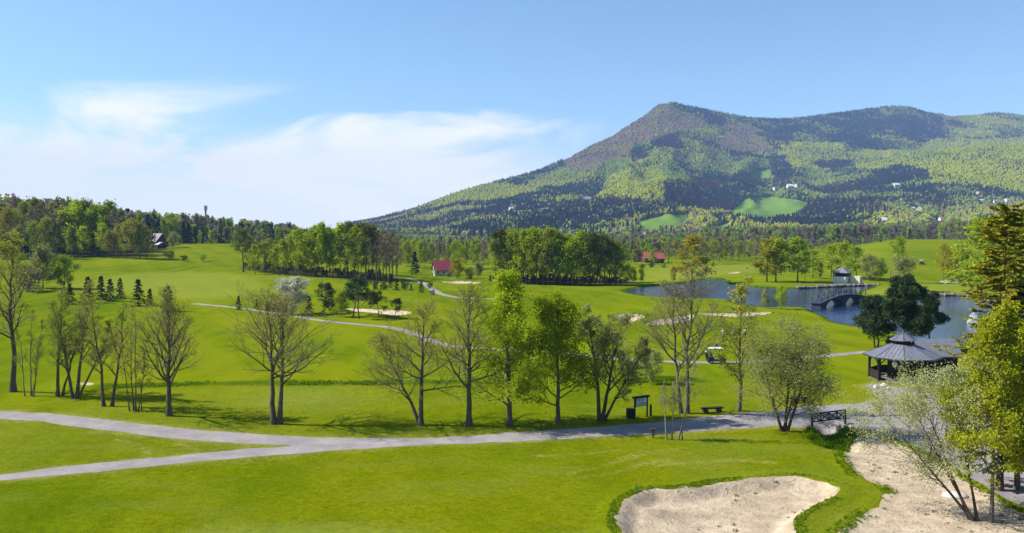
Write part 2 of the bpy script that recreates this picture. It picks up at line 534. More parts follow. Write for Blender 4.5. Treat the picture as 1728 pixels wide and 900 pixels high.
def mountain(x, y):
    x = np.asarray(x, float); y = np.asarray(y, float)
    fwd = y > 50
    u = np.where(fwd, np.clip(_u_of(x, y), -900, 3000), np.where(x < 0, -900, 3000))
    D = np.where(fwd, y, np.hypot(x, y))                                        # depth along the view axis
    w = 25 * fbm(x / 400, y / 400, 41, 3)
    us = u + w * sstep(900, 1600, D) * 0.6
    R = np.interp(u, RID_U, RID_R); Fo = np.interp(u, FOOT_U, FOOT_R)
    sv = np.interp(u, SKY_U, SKY_V)
    Z = CAM_Z + (HORIZON - sv) / FOC * R - 13.0
    t = np.clip((D - Fo) / (R - Fo), 0, 1)
    p = 0.30 * t + 0.70 * t ** 2.0
    p = p * (1 - 0.25 * (1 - t) * sstep(0.0, 0.3, t))
    g = fbm(us / 130.0, D / 900.0, 21, 4)
    rg = 1 - np.abs(fbm(us / 95.0 + 3.3, D / 700.0, 77, 3)) * 2
    z = Z * p + (26 * g + 30 * (rg - 0.4)) * 4 * t * (1 - t) * np.clip(Z / 300, 0, 1)
    # the bright spur in front of the right-hand ridge
    su = np.array([1180, 1330, 1400, 1480, 1560, 1650, 1728, 1900, 2300])
    sz = np.array([0, 120, 170, 205, 235, 245, 255, 255, 200.])
    S = np.interp(u, su, sz); SR = 2450 + 60 * fbm(us / 90, D / 900, 9, 2)
    q = np.where(D < SR, np.clip((D - 1250) / (SR - 1250), 0, 1) ** 1.35, 1 - np.clip((D - SR) / 900, 0, 1) * 0.6)
    zs = S * q + 12 * g * q
    k = 18.0; m = np.maximum(z, zs); z = np.where(u > 1180, m + np.log(np.exp((z - m) / k) + np.exp((zs - m) / k)) * k * np.clip(t * 6, 0, 1), z)
    back = np.clip((D - R) / 1400, 0, 1)
    z = np.where(D > R, Z * (1 - back * 0.8), z)
    return np.where(t > 0, np.maximum(z, 0), 0)


def height(x, y):
    x = np.asarray(x, float); y = np.asarray(y, float)
    r = np.hypot(x, y)
    if np.all(r < 900): return land(x, y)
    return land(x, y) * sstep(1800, 900, r) + mountain(x, y)


def polar_grid(angles, radii):
    A, Rr = np.meshgrid(angles, radii)
    X = Rr * np.sin(A); Y = Rr * np.cos(A)
    return X, Y


def grid_tris(nr, na):
    i = np.arange(nr * na).reshape(nr, na)
    a = i[:-1, :-1].ravel(); b = i[:-1, 1:].ravel(); c = i[1:, 1:].ravel(); d = i[1:, :-1].ravel()
    return np.r_[np.c_[a, b, c], np.c_[a, c, d]]


FINE = np.radians(np.linspace(-36, 36, 345))
ANG = np.r_[np.radians(np.linspace(-180, -37.5, 40)), FINE, np.radians(np.linspace(37.5, 180, 40))]
RAD = np.r_[np.linspace(0.5, 35, 22)[:-1], np.geomspace(35, 80, 175)[:-1], np.geomspace(80, 900, 300)]
GX, GY = polar_grid(ANG, RAD)
GZ = height(GX, GY)
GV = np.c_[GX.ravel(), GY.ravel(), GZ.ravel()]
GT = grid_tris(*GX.shape)
GXf, GYf = GX.ravel(), GY.ravel()

# ---- grass
t = NT('grass')
c = t.coord(); cs = t.coord((0.35, 1.0, 1.0)); cm = t.coord((1.0, 0.12, 1.0))
n_big = t.noise(c, 0.045, 4.0, 0.55, 0.4); n_mid = t.noise(c, 0.30, 5.0, 0.62); n_fine = t.noise(cs, 3.2, 5.0, 0.7); n_blade = t.noise(c, 14.0, 3.0, 0.7)
col = t.mix(t.rng(n_big, 0.32, 0.68), (0.100, 0.145, 0.001), (0.150, 0.178, 0.001))
n_fld = t.noise(t.coord((1.0, 0.45, 1.0)), 0.016, 5.0, 0.6, 0.8)
col = t.mix(t.math('MULTIPLY', t.rng(n_fld, 0.42, 0.58), 0.72), col, (0.064, 0.114, 0.001))  # field mottling, with the shade of folds in the slope painted in
col = t.mix(t.math('MULTIPLY', t.rng(n_mid, 0.45, 0.75), 0.55), col, (0.178, 0.196, 0.003))
col = t.mix(t.math('MULTIPLY', t.rng(n_mid, 0.50, 0.25), 0.50), col, (0.056, 0.108, 0.002))
n_mow = t.noise(cm, 0.38, 2.0, 0.4)
col = t.mix(t.math('MULTIPLY', t.rng(n_mow, 0.42, 0.58), 0.35), col, (0.165, 0.202, 0.005))
wv = t.n.new('ShaderNodeTexWave'); wv.wave_type = 'BANDS'; wv.bands_direction = 'DIAGONAL'; wv.inputs['Scale'].default_value = 0.055; wv.inputs['Distortion'].default_value = 2.2; wv.inputs['Detail'].default_value = 2.0; wv.inputs['Detail Scale'].default_value = 0.6
t.l.new(t.coord((1.0, 0.55, 0.0)), wv.inputs['Vector'])
col = t.mix(t.math('MULTIPLY', t.rng(wv.outputs['Fac'], 0.35, 0.65), t.rng(n_fld, 0.62, 0.42, 0.0, 0.38)), col, (0.185, 0.205, 0.006))
col = t.mix(t.math('MULTIPLY', t.rng(n_fine, 0.50, 0.80), 0.45), col, (0.180, 0.212, 0.012))
col = t.mix(t.math('MULTIPLY', t.rng(n_fine, 0.48, 0.25), 0.55), col, (0.042, 0.084, 0.002))
col = t.mix(t.math('MULTIPLY', t.attr('pale'), 0.55), col, (0.205, 0.235, 0.032))
col = t.mix(t.math('MULTIPLY', t.attr('dry'), t.rng(n_mid, 0.30, 0.62)), col, (0.26, 0.235, 0.060))
col = t.mix(t.math('MULTIPLY', t.attr('rough'), 0.8), col, (0.030, 0.078, 0.003))
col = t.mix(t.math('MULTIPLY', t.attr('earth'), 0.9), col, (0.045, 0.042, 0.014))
hgt = t.math('ADD', t.math('MULTIPLY', n_fine, 0.6), t.math('MULTIPLY', n_blade, 0.4))
M_GRASS = t.end(t.bsdf(col, 1.0, 0.0, t.bump(hgt, 0.9, 0.10)))

ground_me = mesh_np('ground', GV, GT, M_GRASS, True)
ground = tag(link('ground', ground_me), kind='structure')


def vattr(me, name, vals):
    a = me.attributes.new(name, 'FLOAT', 'POINT'); a.data.foreach_set('value', np.asarray(vals, np.float32))


jit = 0.8 * fbm(GXf / 3.0, GYf / 3.0, 61, 3)
pale = np.zeros(len(GXf)); rough = np.zeros(len(GXf)); earth = np.zeros(len(GXf)); dry = np.zeros(len(GXf))
for P in PALE:
    sf = 1.2 if P[:, 1].max() < 60 else 7.0
    pale = np.maximum(pale, sstep(sf, -sf, sdf(GXf, GYf, P, 20) + jit * sf * .8 + 3 * (sf > 2) * fbm(GXf / 14, GYf / 14, 63, 3)))
sb_all = sdf(GXf, GYf, BUNKER, 8)
rough = np.maximum(rough, .22 * sstep(0.8, 0.1, np.abs(sb_all - 0.1) + 0.6 * jit))
for P in ROUGH_LINES: rough = np.maximum(rough, sstep(1.6, 0.2, sd_line(GXf, GYf, P, 0.1, 15) + jit))
lk = sdf(GXf, GYf, LAKE, 30); rough = np.maximum(rough, sstep(1.6, 0.4, np.abs(lk - 0.3) + 0.4 * jit) * 0.9)
rough = np.maximum(rough, sstep(1.2, 0.3, sd_line(GXf, GYf, DITCH, 0.3, 8)))
for P in COPSE_FLOORS: earth = np.maximum(earth, sstep(2.5, -2.0, sdf(GXf, GYf, P, 20) + 2 * jit))
sr_all = sdf(GXf, GYf, ROAD, 10)
dry = np.maximum(dry, sstep(1.3, 0.1, sr_all + 0.9 * jit) * 0.75)
for ln in ([(960, 800), (1020, 786), (1060, 772), (1100, 762), (1160, 757)], [(985, 806), (1040, 797), (1090, 781), (1130, 775)], [(1110, 784), (1170, 780), (1240, 778), (1300, 781)], [(900, 770), (960, 768), (1040, 760)], [(200, 742), (235, 752), (250, 766)], [(300, 748), (330, 758), (350, 772)]):
    L3_ = smooth_poly(plane_poly(ln), 4, False)
    dry = np.maximum(dry, sstep(.42, .05, sd_line(GXf, GYf, L3_, .05, 4) + .35 * jit) * .9)
# ground under the wood on the left and beyond the fields
uu = _u_of(GXf, GYf)
earth = np.maximum(earth, sstep(300, 335, GYf + 8 * jit) * sstep(300, 225, uu) * (GYf > 50))
for nm, vl in (('pale', pale), ('rough', rough), ('earth', earth), ('dry', dry)): vattr(ground_me, nm, vl)


def sheet(name, sdv, off, mat, label=None, smooth=True):
    """a surface laid over the ground wherever sdv < 0, cut exactly along sdv = 0"""
    s = np.asarray(sdv)
    ts = s[GT]; near = (ts < 0).any(1)
    T = GT[near]; full = (s[T] < 0).all(1)
    V = []; idx = {}; F = []
    def vid(key, p):
        if key not in idx: idx[key] = len(V); V.append((p[0], p[1], p[2] + off))
        return idx[key]
    for tri, ok in zip(T.tolist(), full.tolist()):
        if ok:
            F.append(tuple(vid(i, GV[i]) for i in tri)); continue
        poly = []
        for k in range(3):
            i, j = tri[k], tri[(k + 1) % 3]; a, b = s[i], s[j]
            if a < 0: poly.append(vid(i, GV[i]))
            if (a < 0) != (b < 0):
                w = a / (a - b); key = (min(i, j), max(i, j))
                poly.append(vid(key, GV[i] * (1 - w) + GV[j] * w))
        if len(poly) >= 3: F.append(tuple(poly))
    me = bpy.data.meshes.new(name); me.from_pydata(V, [], F); me.update()
    me.polygons.foreach_set('use_smooth', np.full(len(me.polygons), smooth))
    me.materials.append(mat)
    return tag(link(name, me), kind='structure')


# ---- asphalt, sand, water
t = NT('asphalt'); c = t.coord(); cl = t.coord((0.25, 2.0, 1.0))
n1 = t.noise(c, 0.5, 5.0, 0.6); n2 = t.noise(c, 22.0, 3.0, 0.7); n3 = t.noise(cl, 1.2, 4.0, 0.6)
col = t.mix(t.rng(n1, 0.3, 0.7), (0.215, 0.192, 0.185), (0.300, 0.270, 0.255))
col = t.mix(t.math('MULTIPLY', t.rng(n3, 0.55, 0.75), 0.5), col, (0.34, 0.32, 0.31))
col = t.mix(t.math('MULTIPLY', t.rng(n2, 0.55, 0.8), 0.4), col, (0.12, 0.115, 0.12))
n4 = t.noise(c, 0.9, 6.0, 0.75, 1.5); col = t.mix(t.math('MULTIPLY', t.rng(t.math('ABSOLUTE', t.math('SUBTRACT', n4, 0.5)), 0.012, 0.0), 0.6), col, (0.10, 0.095, 0.10))
n5 = t.noise(c, 0.22, 3.0, 0.5); col = t.mix(t.math('MULTIPLY', t.rng(n5, 0.56, 0.60), 0.45), col, (0.20, 0.185, 0.18))
M_ASPHALT = t.end(t.bsdf(col, 0.9, 0.25, t.bump(n2, 0.4, 0.02)))

t = NT('sand'); c = t.coord(); n1 = t.noise(c, 0.7, 6.0, 0.65, 0.3); n2 = t.noise(c, 7.0, 5.0, 0.7); n3 = t.noise(c, 2.1, 5.0, 0.7, 0.6)
col = t.mix(t.rng(n1, 0.30, 0.70), (0.38, 0.295, 0.200), (0.58, 0.470, 0.330))
col = t.mix(t.math('MULTIPLY', t.rng(n2, 0.52, 0.80), 0.6), col, (0.25, 0.205, 0.155))
col = t.mix(t.math('MULTIPLY', t.rng(n3, 0.52, 0.70), 0.65), col, (0.21, 0.175, 0.125))
wd = t.math('MULTIPLY', t.rng(t.noise(c, 0.85, 4.0, 0.75, 0.4), 0.66, 0.71), t.rng(n2, 0.40, 0.60))
col = t.mix(wd, col, (0.13, 0.17, 0.02))
hh = t.math('ADD', t.math('MULTIPLY', n2, 0.5), t.math('MULTIPLY', n3, 0.8))
M_SAND = t.end(t.bsdf(col, 0.95, 0.1, t.bump(hh, 1.0, 0.16)))

t = NT('lake_water'); c = t.coord((1, 0.5, 1)); n1 = t.noise(c, 1.6, 3.0, 0.6, 0.3); n2 = t.noise(c, 0.25, 2.0)
hh = t.math('MULTIPLY', n1, t.rng(n2, 0.3, 0.7, 0.5, 1.0))
M_WATER = t.end(t.bsdf((0.016, 0.030, 0.095), 0.07, 0.5, t.bump(hh, 0.32, 0.30)))

rag = 0.22 * fbm(GXf / 0.9, GYf / 0.9, 15, 3)
sheet('road', sr_all + 0.26 * fbm(GXf / 1.4, GYf / 1.4, 16, 4), 0.012, M_ASPHALT)
sheet('sand_bunker', sb_all + 1.3 * rag, 0.012, M_SAND)
ss_all = sdf(GXf, GYf, SANDY, 8)
sheet('sandy_ground', np.maximum(ss_all + 1.4 * rag, -(sr_all - 0.35 + rag)), 0.018, M_SAND)
for k, (P, wd_) in PATHS.items():
    sheet('cart_path', sd_line(GXf, GYf, P, wd_) + 1.6 * rag, 0.014, M_ASPHALT)
for P in MID_BUNKERS:
    sheet('sand_bunker', sdf(GXf, GYf, P, 12) + rag, 0.015, M_SAND)

lake = sheet('lake', lk - 1.1, 0.0, M_WATER)
co = np.empty(len(lake.data.vertices) * 3, np.float32); lake.data.vertices.foreach_get('co', co)
co[2::3] = WATER_Z; lake.data.vertices.foreach_set('co', co); lake.data.update()

# ---- mountain ground and its forest
MEADOWS = [np.array(p, float) for p in (
    [(1228, 362), (1246, 345), (1262, 333), (1300, 331), (1340, 336), (1372, 343), (1350, 353), (1335, 366), (1290, 369)],
    [(1072, 378), (1090, 370), (1130, 361), (1168, 362), (1160, 375), (1130, 384), (1105, 393), (1078, 394)],
    [(1165, 405), (1200, 385), (1240, 372), (1222, 392), (1190, 408)],
    [(860, 357), (930, 350), (925, 357), (868, 362)],
    [(1265, 290), (1300, 285), (1305, 300), (1270, 303)],
    [(1480, 388), (1600, 378), (1610, 383), (1490, 395)],
    [(1440, 372), (1475, 366), (1480, 372), (1446, 380)],
    [(1640, 372), (1728, 360), (1728, 366), (1650, 378)],
)]


def px_of(x, y, z):
    c, s = math.cos(PITCH), math.sin(PITCH)
    dz = z - CAM_Z; f = y * c - dz * s; up = y * s + dz * c
    return CU + FOC * x / f, CV - FOC * up / f


def in_px(u, v, polys):
    m = np.zeros(u.shape, bool)
    for P in polys: m |= inside(u, v, np.asarray(P, float))
    return m


MRAD = np.r_[np.geomspace(900, 4200, 150), np.array([4500, 5000, 5600, 6400.])]
MX, MY = polar_grid(ANG, MRAD)
MZ = height(MX, MY)
MV = np.c_[MX.ravel(), MY.ravel(), MZ.ravel()]
t = NT('mountain_floor'); c = t.coord(); n1 = t.noise(c, 0.01, 5.0, 0.6); n2 = t.noise(c, 0.08, 3.0)
col = t.mix(t.rng(n1, 0.35, 0.65), (0.034, 0.050, 0.014), (0.060, 0.070, 0.022))
mead = t.mix(t.rng(n2, 0.3, 0.7), (0.098, 0.180, 0.016), (0.130, 0.215, 0.024))
col = t.mix(t.attr('meadow'), col, mead)
M_MOUNT = t.end(t.bsdf(col, 0.95, 0.05))
mount_me = mesh_np('mountain', MV, grid_tris(*MX.shape), M_MOUNT, True)
mu, mv = px_of(MV[:, 0], np.maximum(MV[:, 1], 1.0), MV[:, 2])
md = in_px(mu, mv, MEADOWS) & (MV[:, 1] > 300)
flat = (np.hypot(MV[:, 0], MV[:, 1]) < 1500) & (mountain(MV[:, 0], MV[:, 1]) < 3)
vattr(mount_me, 'meadow', np.maximum(md.astype(float), flat * 0.6))
tag(link('mountain', mount_me), kind='structure')

# ------------------------------------------------------------------ tree growing, all branches of one order at a time


def unit(v): return v / (np.linalg.norm(v, axis=-1, keepdims=True) + 1e-9)


def tubes(P, R, k):
    """P (b,n,3), R (b,n) -> vertices and quads"""
    b, n, _ = P.shape
    T = unit(np.gradient(P, axis=1)); Tm = unit(P[:, -1] - P[:, 0])[:, None, :]
    ref = np.where(np.abs(Tm[..., 2:3]) > 0.85, np.array([1.0, 0, 0]), np.array([0, 0, 1.0]))
    U = unit(np.cross(T, np.broadcast_to(ref, T.shape))); W = np.cross(T, U)
    an = np.arange(k) * 2 * math.pi / k
    ring = P[:, :, None, :] + R[:, :, None, None] * (np.cos(an)[None, None, :, None] * U[:, :, None, :] + np.sin(an)[None, None, :, None] * W[:, :, None, :])
    V = ring.reshape(-1, 3)
    i = np.arange(b * n * k).reshape(b, n, k)
    a = i[:, :-1, :]; c = i[:, 1:, :]
    F = np.stack([a, np.roll(a, -1, 2), np.roll(c, -1, 2), c], -1).reshape(-1, 4)
    return V, F


def along(P, R, tt):
    """points, tangents and radii at parameters tt (b,m) of polylines"""
    b, n, _ = P.shape
    s = np.clip(tt, 0, 0.999) * (n - 1); i = s.astype(int); f = (s - i)[..., None]
    bi = np.arange(b)[:, None]
    A, B = P[bi, i], P[bi, i + 1]
    return A * (1 - f) + B * f, unit(B - A), R[bi, i] * (1 - f[..., 0]) + R[bi, i + 1] * f[..., 0]


def spawn(rng, P, R, m, t0, t1, ang, length, up, n, wob=0.12, rf=0.6, rtip=0.25, even=True, rmin=0.004):
    """m children on each parent; ang and length may be functions of t; returns (b*m, n, 3), radii and t"""
    b = P.shape[0]
    base = (np.arange(m)[None, :] + rng.random((b, m))) / m if even else rng.random((b, m))
    tt = t0 + (t1 - t0) * base
    O, T, r = along(P, R, tt)
    ref = np.where(np.abs(T[..., 2:3]) > 0.9, np.array([1.0, 0, 0]), np.array([0, 0, 1.0]))
    U = unit(np.cross(T, np.broadcast_to(ref, T.shape))); W = np.cross(T, U)
    phi = np.arange(m)[None, :] * 2.39996 + rng.random((b, 1)) * 6.28 + rng.normal(0, 0.5, (b, m))
    a = ang(tt) if callable(ang) else ang
    a = a * (1 + rng.normal(0, 0.13, (b, m)))
    D = np.cos(a)[..., None] * T + np.sin(a)[..., None] * (np.cos(phi)[..., None] * U + np.sin(phi)[..., None] * W)
    plen = np.linalg.norm(np.diff(P, axis=1), axis=-1).sum(1)[:, None]
    L = (length(tt) if callable(length) else length * plen * (1.15 - 0.6 * tt)) * (1 + rng.normal(0, 0.2, (b, m)))
    L = np.abs(L).reshape(-1); D = D.reshape(-1, 3); O = O.reshape(-1, 3); r = r.reshape(-1)
    pts = [O]; st = (L / (n - 1))[:, None]
    for k in range(n - 1):
        D = unit(D + np.array([0, 0, up / (n - 1)]) + rng.normal(0, wob, D.shape))
        pts.append(pts[-1] + D * st)
    C = np.stack(pts, 1)
    taper = np.linspace(1, rtip, n)[None, :]
    rr = np.maximum(np.minimum(r * rf, L * 0.035 + 0.003), rmin)[:, None] * taper
    return C, rr, tt.reshape(-1)


def leaves(rng, C, size, aspect=0.6, droop=0.0, jitter=0.35, flat=0.0):
    """one four-cornered leaf face per centre"""
    n = len(C)
    A = unit(rng.normal(0, 1, (n, 3)) + np.array([0, 0, -droop]))
    N = unit(rng.normal(0, 1, (n, 3)) + np.array([0, 0, flat])); B = unit(np.cross(N, A))
    s = size * (1 + rng.normal(0, jitter, (n, 1)).clip(-0.6, 0.8))
    fold = np.cross(A, B) * s * 0.25
    V = np.stack([C - A * s * 0.5, C + B * s * aspect * 0.5 + fold, C + A * s * 0.5, C - B * s * aspect * 0.5 + fold], 1).reshape(-1, 3)
    F = np.arange(4 * n).reshape(n, 4)
    return V, F


def join(parts):
    V = []; F = []; o = 0
    for v, f in parts: V.append(v); F.append(f + o); o += len(v)
    return np.concatenate(V), np.concatenate(F)


def stem(rng, base, top, n, wob, r0, r1):
    t = np.linspace(0, 1, n)[:, None]
    P = np.asarray(base, float) * (1 - t) + np.asarray(top, float) * t
    W = np.cumsum(rng.normal(0, wob, (n, 3)), 0) * np.sin(t * math.pi * 0.9) * 0.5; W[:, 2] *= 0.3
    W[0] = 0
    R = r0 + (r1 - r0) * t[:, 0] ** 0.8; R[0] *= 1.35
    return P + W, R


def bare_tree(seed, stems, H=10.0, m1=14, spread=0.42, t0=0.25, ang=(1.0, 0.5), up=0.55, m2=6, m3=6, m4=4, r0=0.17, buds=1200, bud_size=0.10, twig=0.012, shape=None, wob=0.1):
    """stems: list of (base xy, top xyz) in units of H. Returns wood and bud meshes' data"""
    rng = np.random.default_rng(seed)
    wood = []; L3s = []; twigs = []
    for (bx, by), tp in stems:
        sc = max(0.35, tp[2])
        P, R = stem(rng, np.array([bx, by, -0.02]) * H, np.array(tp) * H, 12, 0.012 * H, r0 * sc, r0 * 0.10)
        P = P[None]; R = R[None]; wood.append(tubes(P, R, 8))
        sh = shape or (lambda q: 1.0 - 0.75 * np.clip((q - t0) / (1 - t0), 0, 1) ** 1.3)
        C1, R1, T1 = spawn(rng, P, R, m1, t0, 0.97, lambda q: ang[0] + (ang[1] - ang[0]) * q, lambda q: spread * H * sc * sh(q), up, 8, wob * 0.8, 0.62, 0.14)
        wood.append(tubes(C1, R1, 6))
        C2, R2, _ = spawn(rng, C1, R1, m2, 0.18, 0.95, 0.75, 0.50, up * 0.7, 6, wob, 0.62, 0.22)
        wood.append(tubes(C2, R2, 4))
        C3, R3, _ = spawn(rng, C2, R2, m3, 0.15, 1.0, 0.7, 0.50, up * 0.5, 4, wob * 1.2, 0.62, 0.3, rmin=twig * 0.8)
        twigs.append(tubes(C3, R3, 3)); L3s.append((C3, R3))
        if m4:
            C4, R4, _ = spawn(rng, C3, R3, m4, 0.2, 1.0, 0.6, 0.55, 0.2, 3, wob, 0.7, 0.4, rmin=twig * 0.62)
            twigs.append(tubes(C4, R4, 3)); L3s.append((C4, R4))
    wood = join(wood); twigs = join(twigs)
    leaf = None
    if buds:
        pts = np.concatenate([along(C, R, rng.random((len(C), 3)) * 0.9 + 0.1)[0].reshape(-1, 3) for C, R in L3s])
        pts = pts[rng.choice(len(pts), min(buds, len(pts)), replace=buds > len(pts))] + rng.normal(0, bud_size * 0.7, (min(buds, len(pts)), 3))
        leaf = leaves(rng, pts, bud_size)
    return wood, leaf, twigs


def leafy_tree(seed, H=10.0, m1=22, spread=0.30, t0=0.22, ang=(1.25, 0.55), up=0.35, n_leaf=9000, size=0.17, m2=7, m3=5, shape=None, r0=0.15, clump=0.18, lean=(0, 0), flat=0.6, stems=None, sides=8, droop=0.0):
    rng = np.random.default_rng(seed)
    wood = []; tips = []
    for (bx, by), tp in (stems or [((0, 0), (lean[0], lean[1], 0.96))]):
        P, R = stem(rng, np.array([bx, by, -0.02]) * H, np.array(tp) * H, 12, 0.008 * H, r0 * H / 10, r0 * 0.08)
        P = P[None]; R = R[None]; wood.append(tubes(P, R, sides))
        sh = shape or (lambda q: np.sin(np.clip((q - t0) / (1 - t0), 0, 1) * math.pi * 0.8 + 0.55) ** 0.8)
        C1, R1, T1 = spawn(rng, P, R, m1, t0, 0.98, lambda q: ang[0] + (ang[1] - ang[0]) * q, lambda q: spread * H * sh(q), up, 7, 0.09, 0.5, 0.15)
        wood.append(tubes(C1, R1, max(3, sides - 3)))
        C2, R2, _ = spawn(rng, C1, R1, m2, 0.2, 1.0, 0.8, 0.48, up * 0.4 - droop, 4, 0.12, 0.6, 0.25)
        wood.append(tubes(C2, R2, 3))
        if m3:
            C3, R3, _ = spawn(rng, C2, R2, m3, 0.2, 1.0, 0.75, 0.5, 0.1 - droop, 3, 0.12, 0.7, 0.3, rmin=0.006)
            if sides > 8: wood.append(tubes(C3, R3, 3))
        else: C3, R3 = C2, R2
        tips.append((C3, R3))
    wood = join(wood)
    pts = np.concatenate([along(C, R, rng.random((len(C), 6)) * 0.85 + 0.15)[0].reshape(-1, 3) for C, R in tips])
    # clumps: some twigs carry many leaves, some few, so that gaps stay open
    nc = max(8, n_leaf // 28)
    centre = pts[rng.choice(len(pts), nc)]
    k = rng.choice(nc, int(n_leaf * 0.65))
    q = np.r_[centre[k] + rng.normal(0, clump, (len(k), 3)), pts[rng.choice(len(pts), n_leaf - len(k))] + rng.normal(0, clump * 0.5, (n_leaf - len(k), 3))]
    return wood, leaves(rng, q, size, 0.7, 0.0, 0.35, flat)


def conifer(seed, H=6.0, width=0.34, m=110, per=16, size=0.30, droop=-0.35, t0=0.06, sparse=0.0, r0=0.09, power=0.85, asp=0.28, tipup=0.25):
    """spruce or larch: whorled, slightly hanging branches clad in flat sprays"""
    rng = np.random.default_rng(seed)
    P, R = stem(rng, (0, 0, -0.02 * H), (0, 0, H), 10, 0.003 * H, r0 * H / 6, 0.01)
    P = P[None]; R = R[None]
    C, Rb, T = spawn(rng, P, R, m, t0, 0.985, 1.45 + droop * -0.2, lambda q: H * width * (1 - q + 0.03) ** power * (0.8 + 0.4 * rng.random(q.shape)), droop, 5, 0.05, 0.4, 0.2)
    C[:, 3:, 2] += tipup * 0.08 * np.linalg.norm(C[:, 4] - C[:, 0], axis=1)[:, None] * np.array([0.5, 1.0])
    wood = join([tubes(P, R, 7), tubes(C, Rb, 3)])
    tt = rng.random((m, per)) ** 0.8 * 0.92 + 0.08
    if sparse: keep = rng.random((m, per)) > sparse
    else: keep = np.ones((m, per), bool)
    O, D, _ = along(C, Rb, tt)
    O = O[keep]; D = D[keep]; n = len(O)
    side = unit(np.cross(D, np.array([0, 0, 1.0]))) * rng.choice([-1, 1], n)[:, None]
    A = unit(D * 0.7 + side * rng.uniform(0.2, 1.0, (n, 1)) + np.array([0, 0, -0.25]) + rng.normal(0, 0.22, (n, 3)))
    L = size * (0.6 + 0.7 * rng.random((n, 1)))
    Nn = unit(np.array([0, 0, 1.0]) + rng.normal(0, 0.5, (n, 3))); B = unit(np.cross(Nn, A))
    V = np.stack([O, O + A * L * 0.5 + B * L * asp, O + A * L, O + A * L * 0.5 - B * L * asp], 1).reshape(-1, 3)
    top = P[0, -1]
    return wood, (V, np.arange(4 * n).reshape(n, 4))


def pine(seed, H=8.0, m1=16, spread=0.36, t0=0.35, clumps=90, per=46, size=0.42, lean=(0.0, 0.0), r0=0.16, csize=0.34, stems=None, pw=1.8):
    rng = np.random.default_rng(seed)
    wood = []; tips = []
    for (bx, by), tp in (stems or [((0, 0), (lean[0], lean[1], 0.93))]):
        P, R = stem(rng, np.array([bx, by, -0.02]) * H, np.array(tp) * H, 10, 0.02 * H, r0 * H / 8, 0.03)
        P = P[None]; R = R[None]; wood.append(tubes(P, R, 8))
        C1, R1, _ = spawn(rng, P, R, m1, t0, 0.98, 1.25, lambda q: H * spread * (1.05 - 0.85 * np.clip((q - t0) / (1 - t0), 0, 1) ** pw), 0.45, 6, 0.14, 0.5, 0.2)
        C2, R2, _ = spawn(rng, C1, R1, 6, 0.35, 1.0, 0.85, 0.45, 0.3, 4, 0.12, 0.6, 0.3)
        wood += [tubes(C1, R1, 5), tubes(C2, R2, 3)]; tips.append(C2[:, -1]); tips.append(C1[:, -1])
    tips = np.concatenate(tips)
    ce = tips[rng.choice(len(tips), clumps, replace=clumps > len(tips))] + rng.normal(0, 0.10, (clumps, 3)) * H / 8
    k = np.repeat(np.arange(clumps), per); n = len(k)
    dr = unit(rng.normal(0, 1, (n, 3)) * np.array([1, 1, 0.65]) + np.array([0, 0, 0.25]))
    O = ce[k] + dr * csize * H / 8 * rng.uniform(0.15, 0.9, (n, 1))
    A = unit(dr + rng.normal(0, 0.4, (n, 3))); B = unit(np.cross(A, rng.normal(0, 1, (n, 3)))); L = size * H / 8 * (0.6 + 0.6 * rng.random((n, 1)))
    V = np.stack([O, O + A * L * 0.5 + B * L * 0.16, O + A * L, O + A * L * 0.5 - B * L * 0.16], 1).reshape(-1, 3)
    return join(wood), (V, np.arange(4 * n).reshape(n, 4))


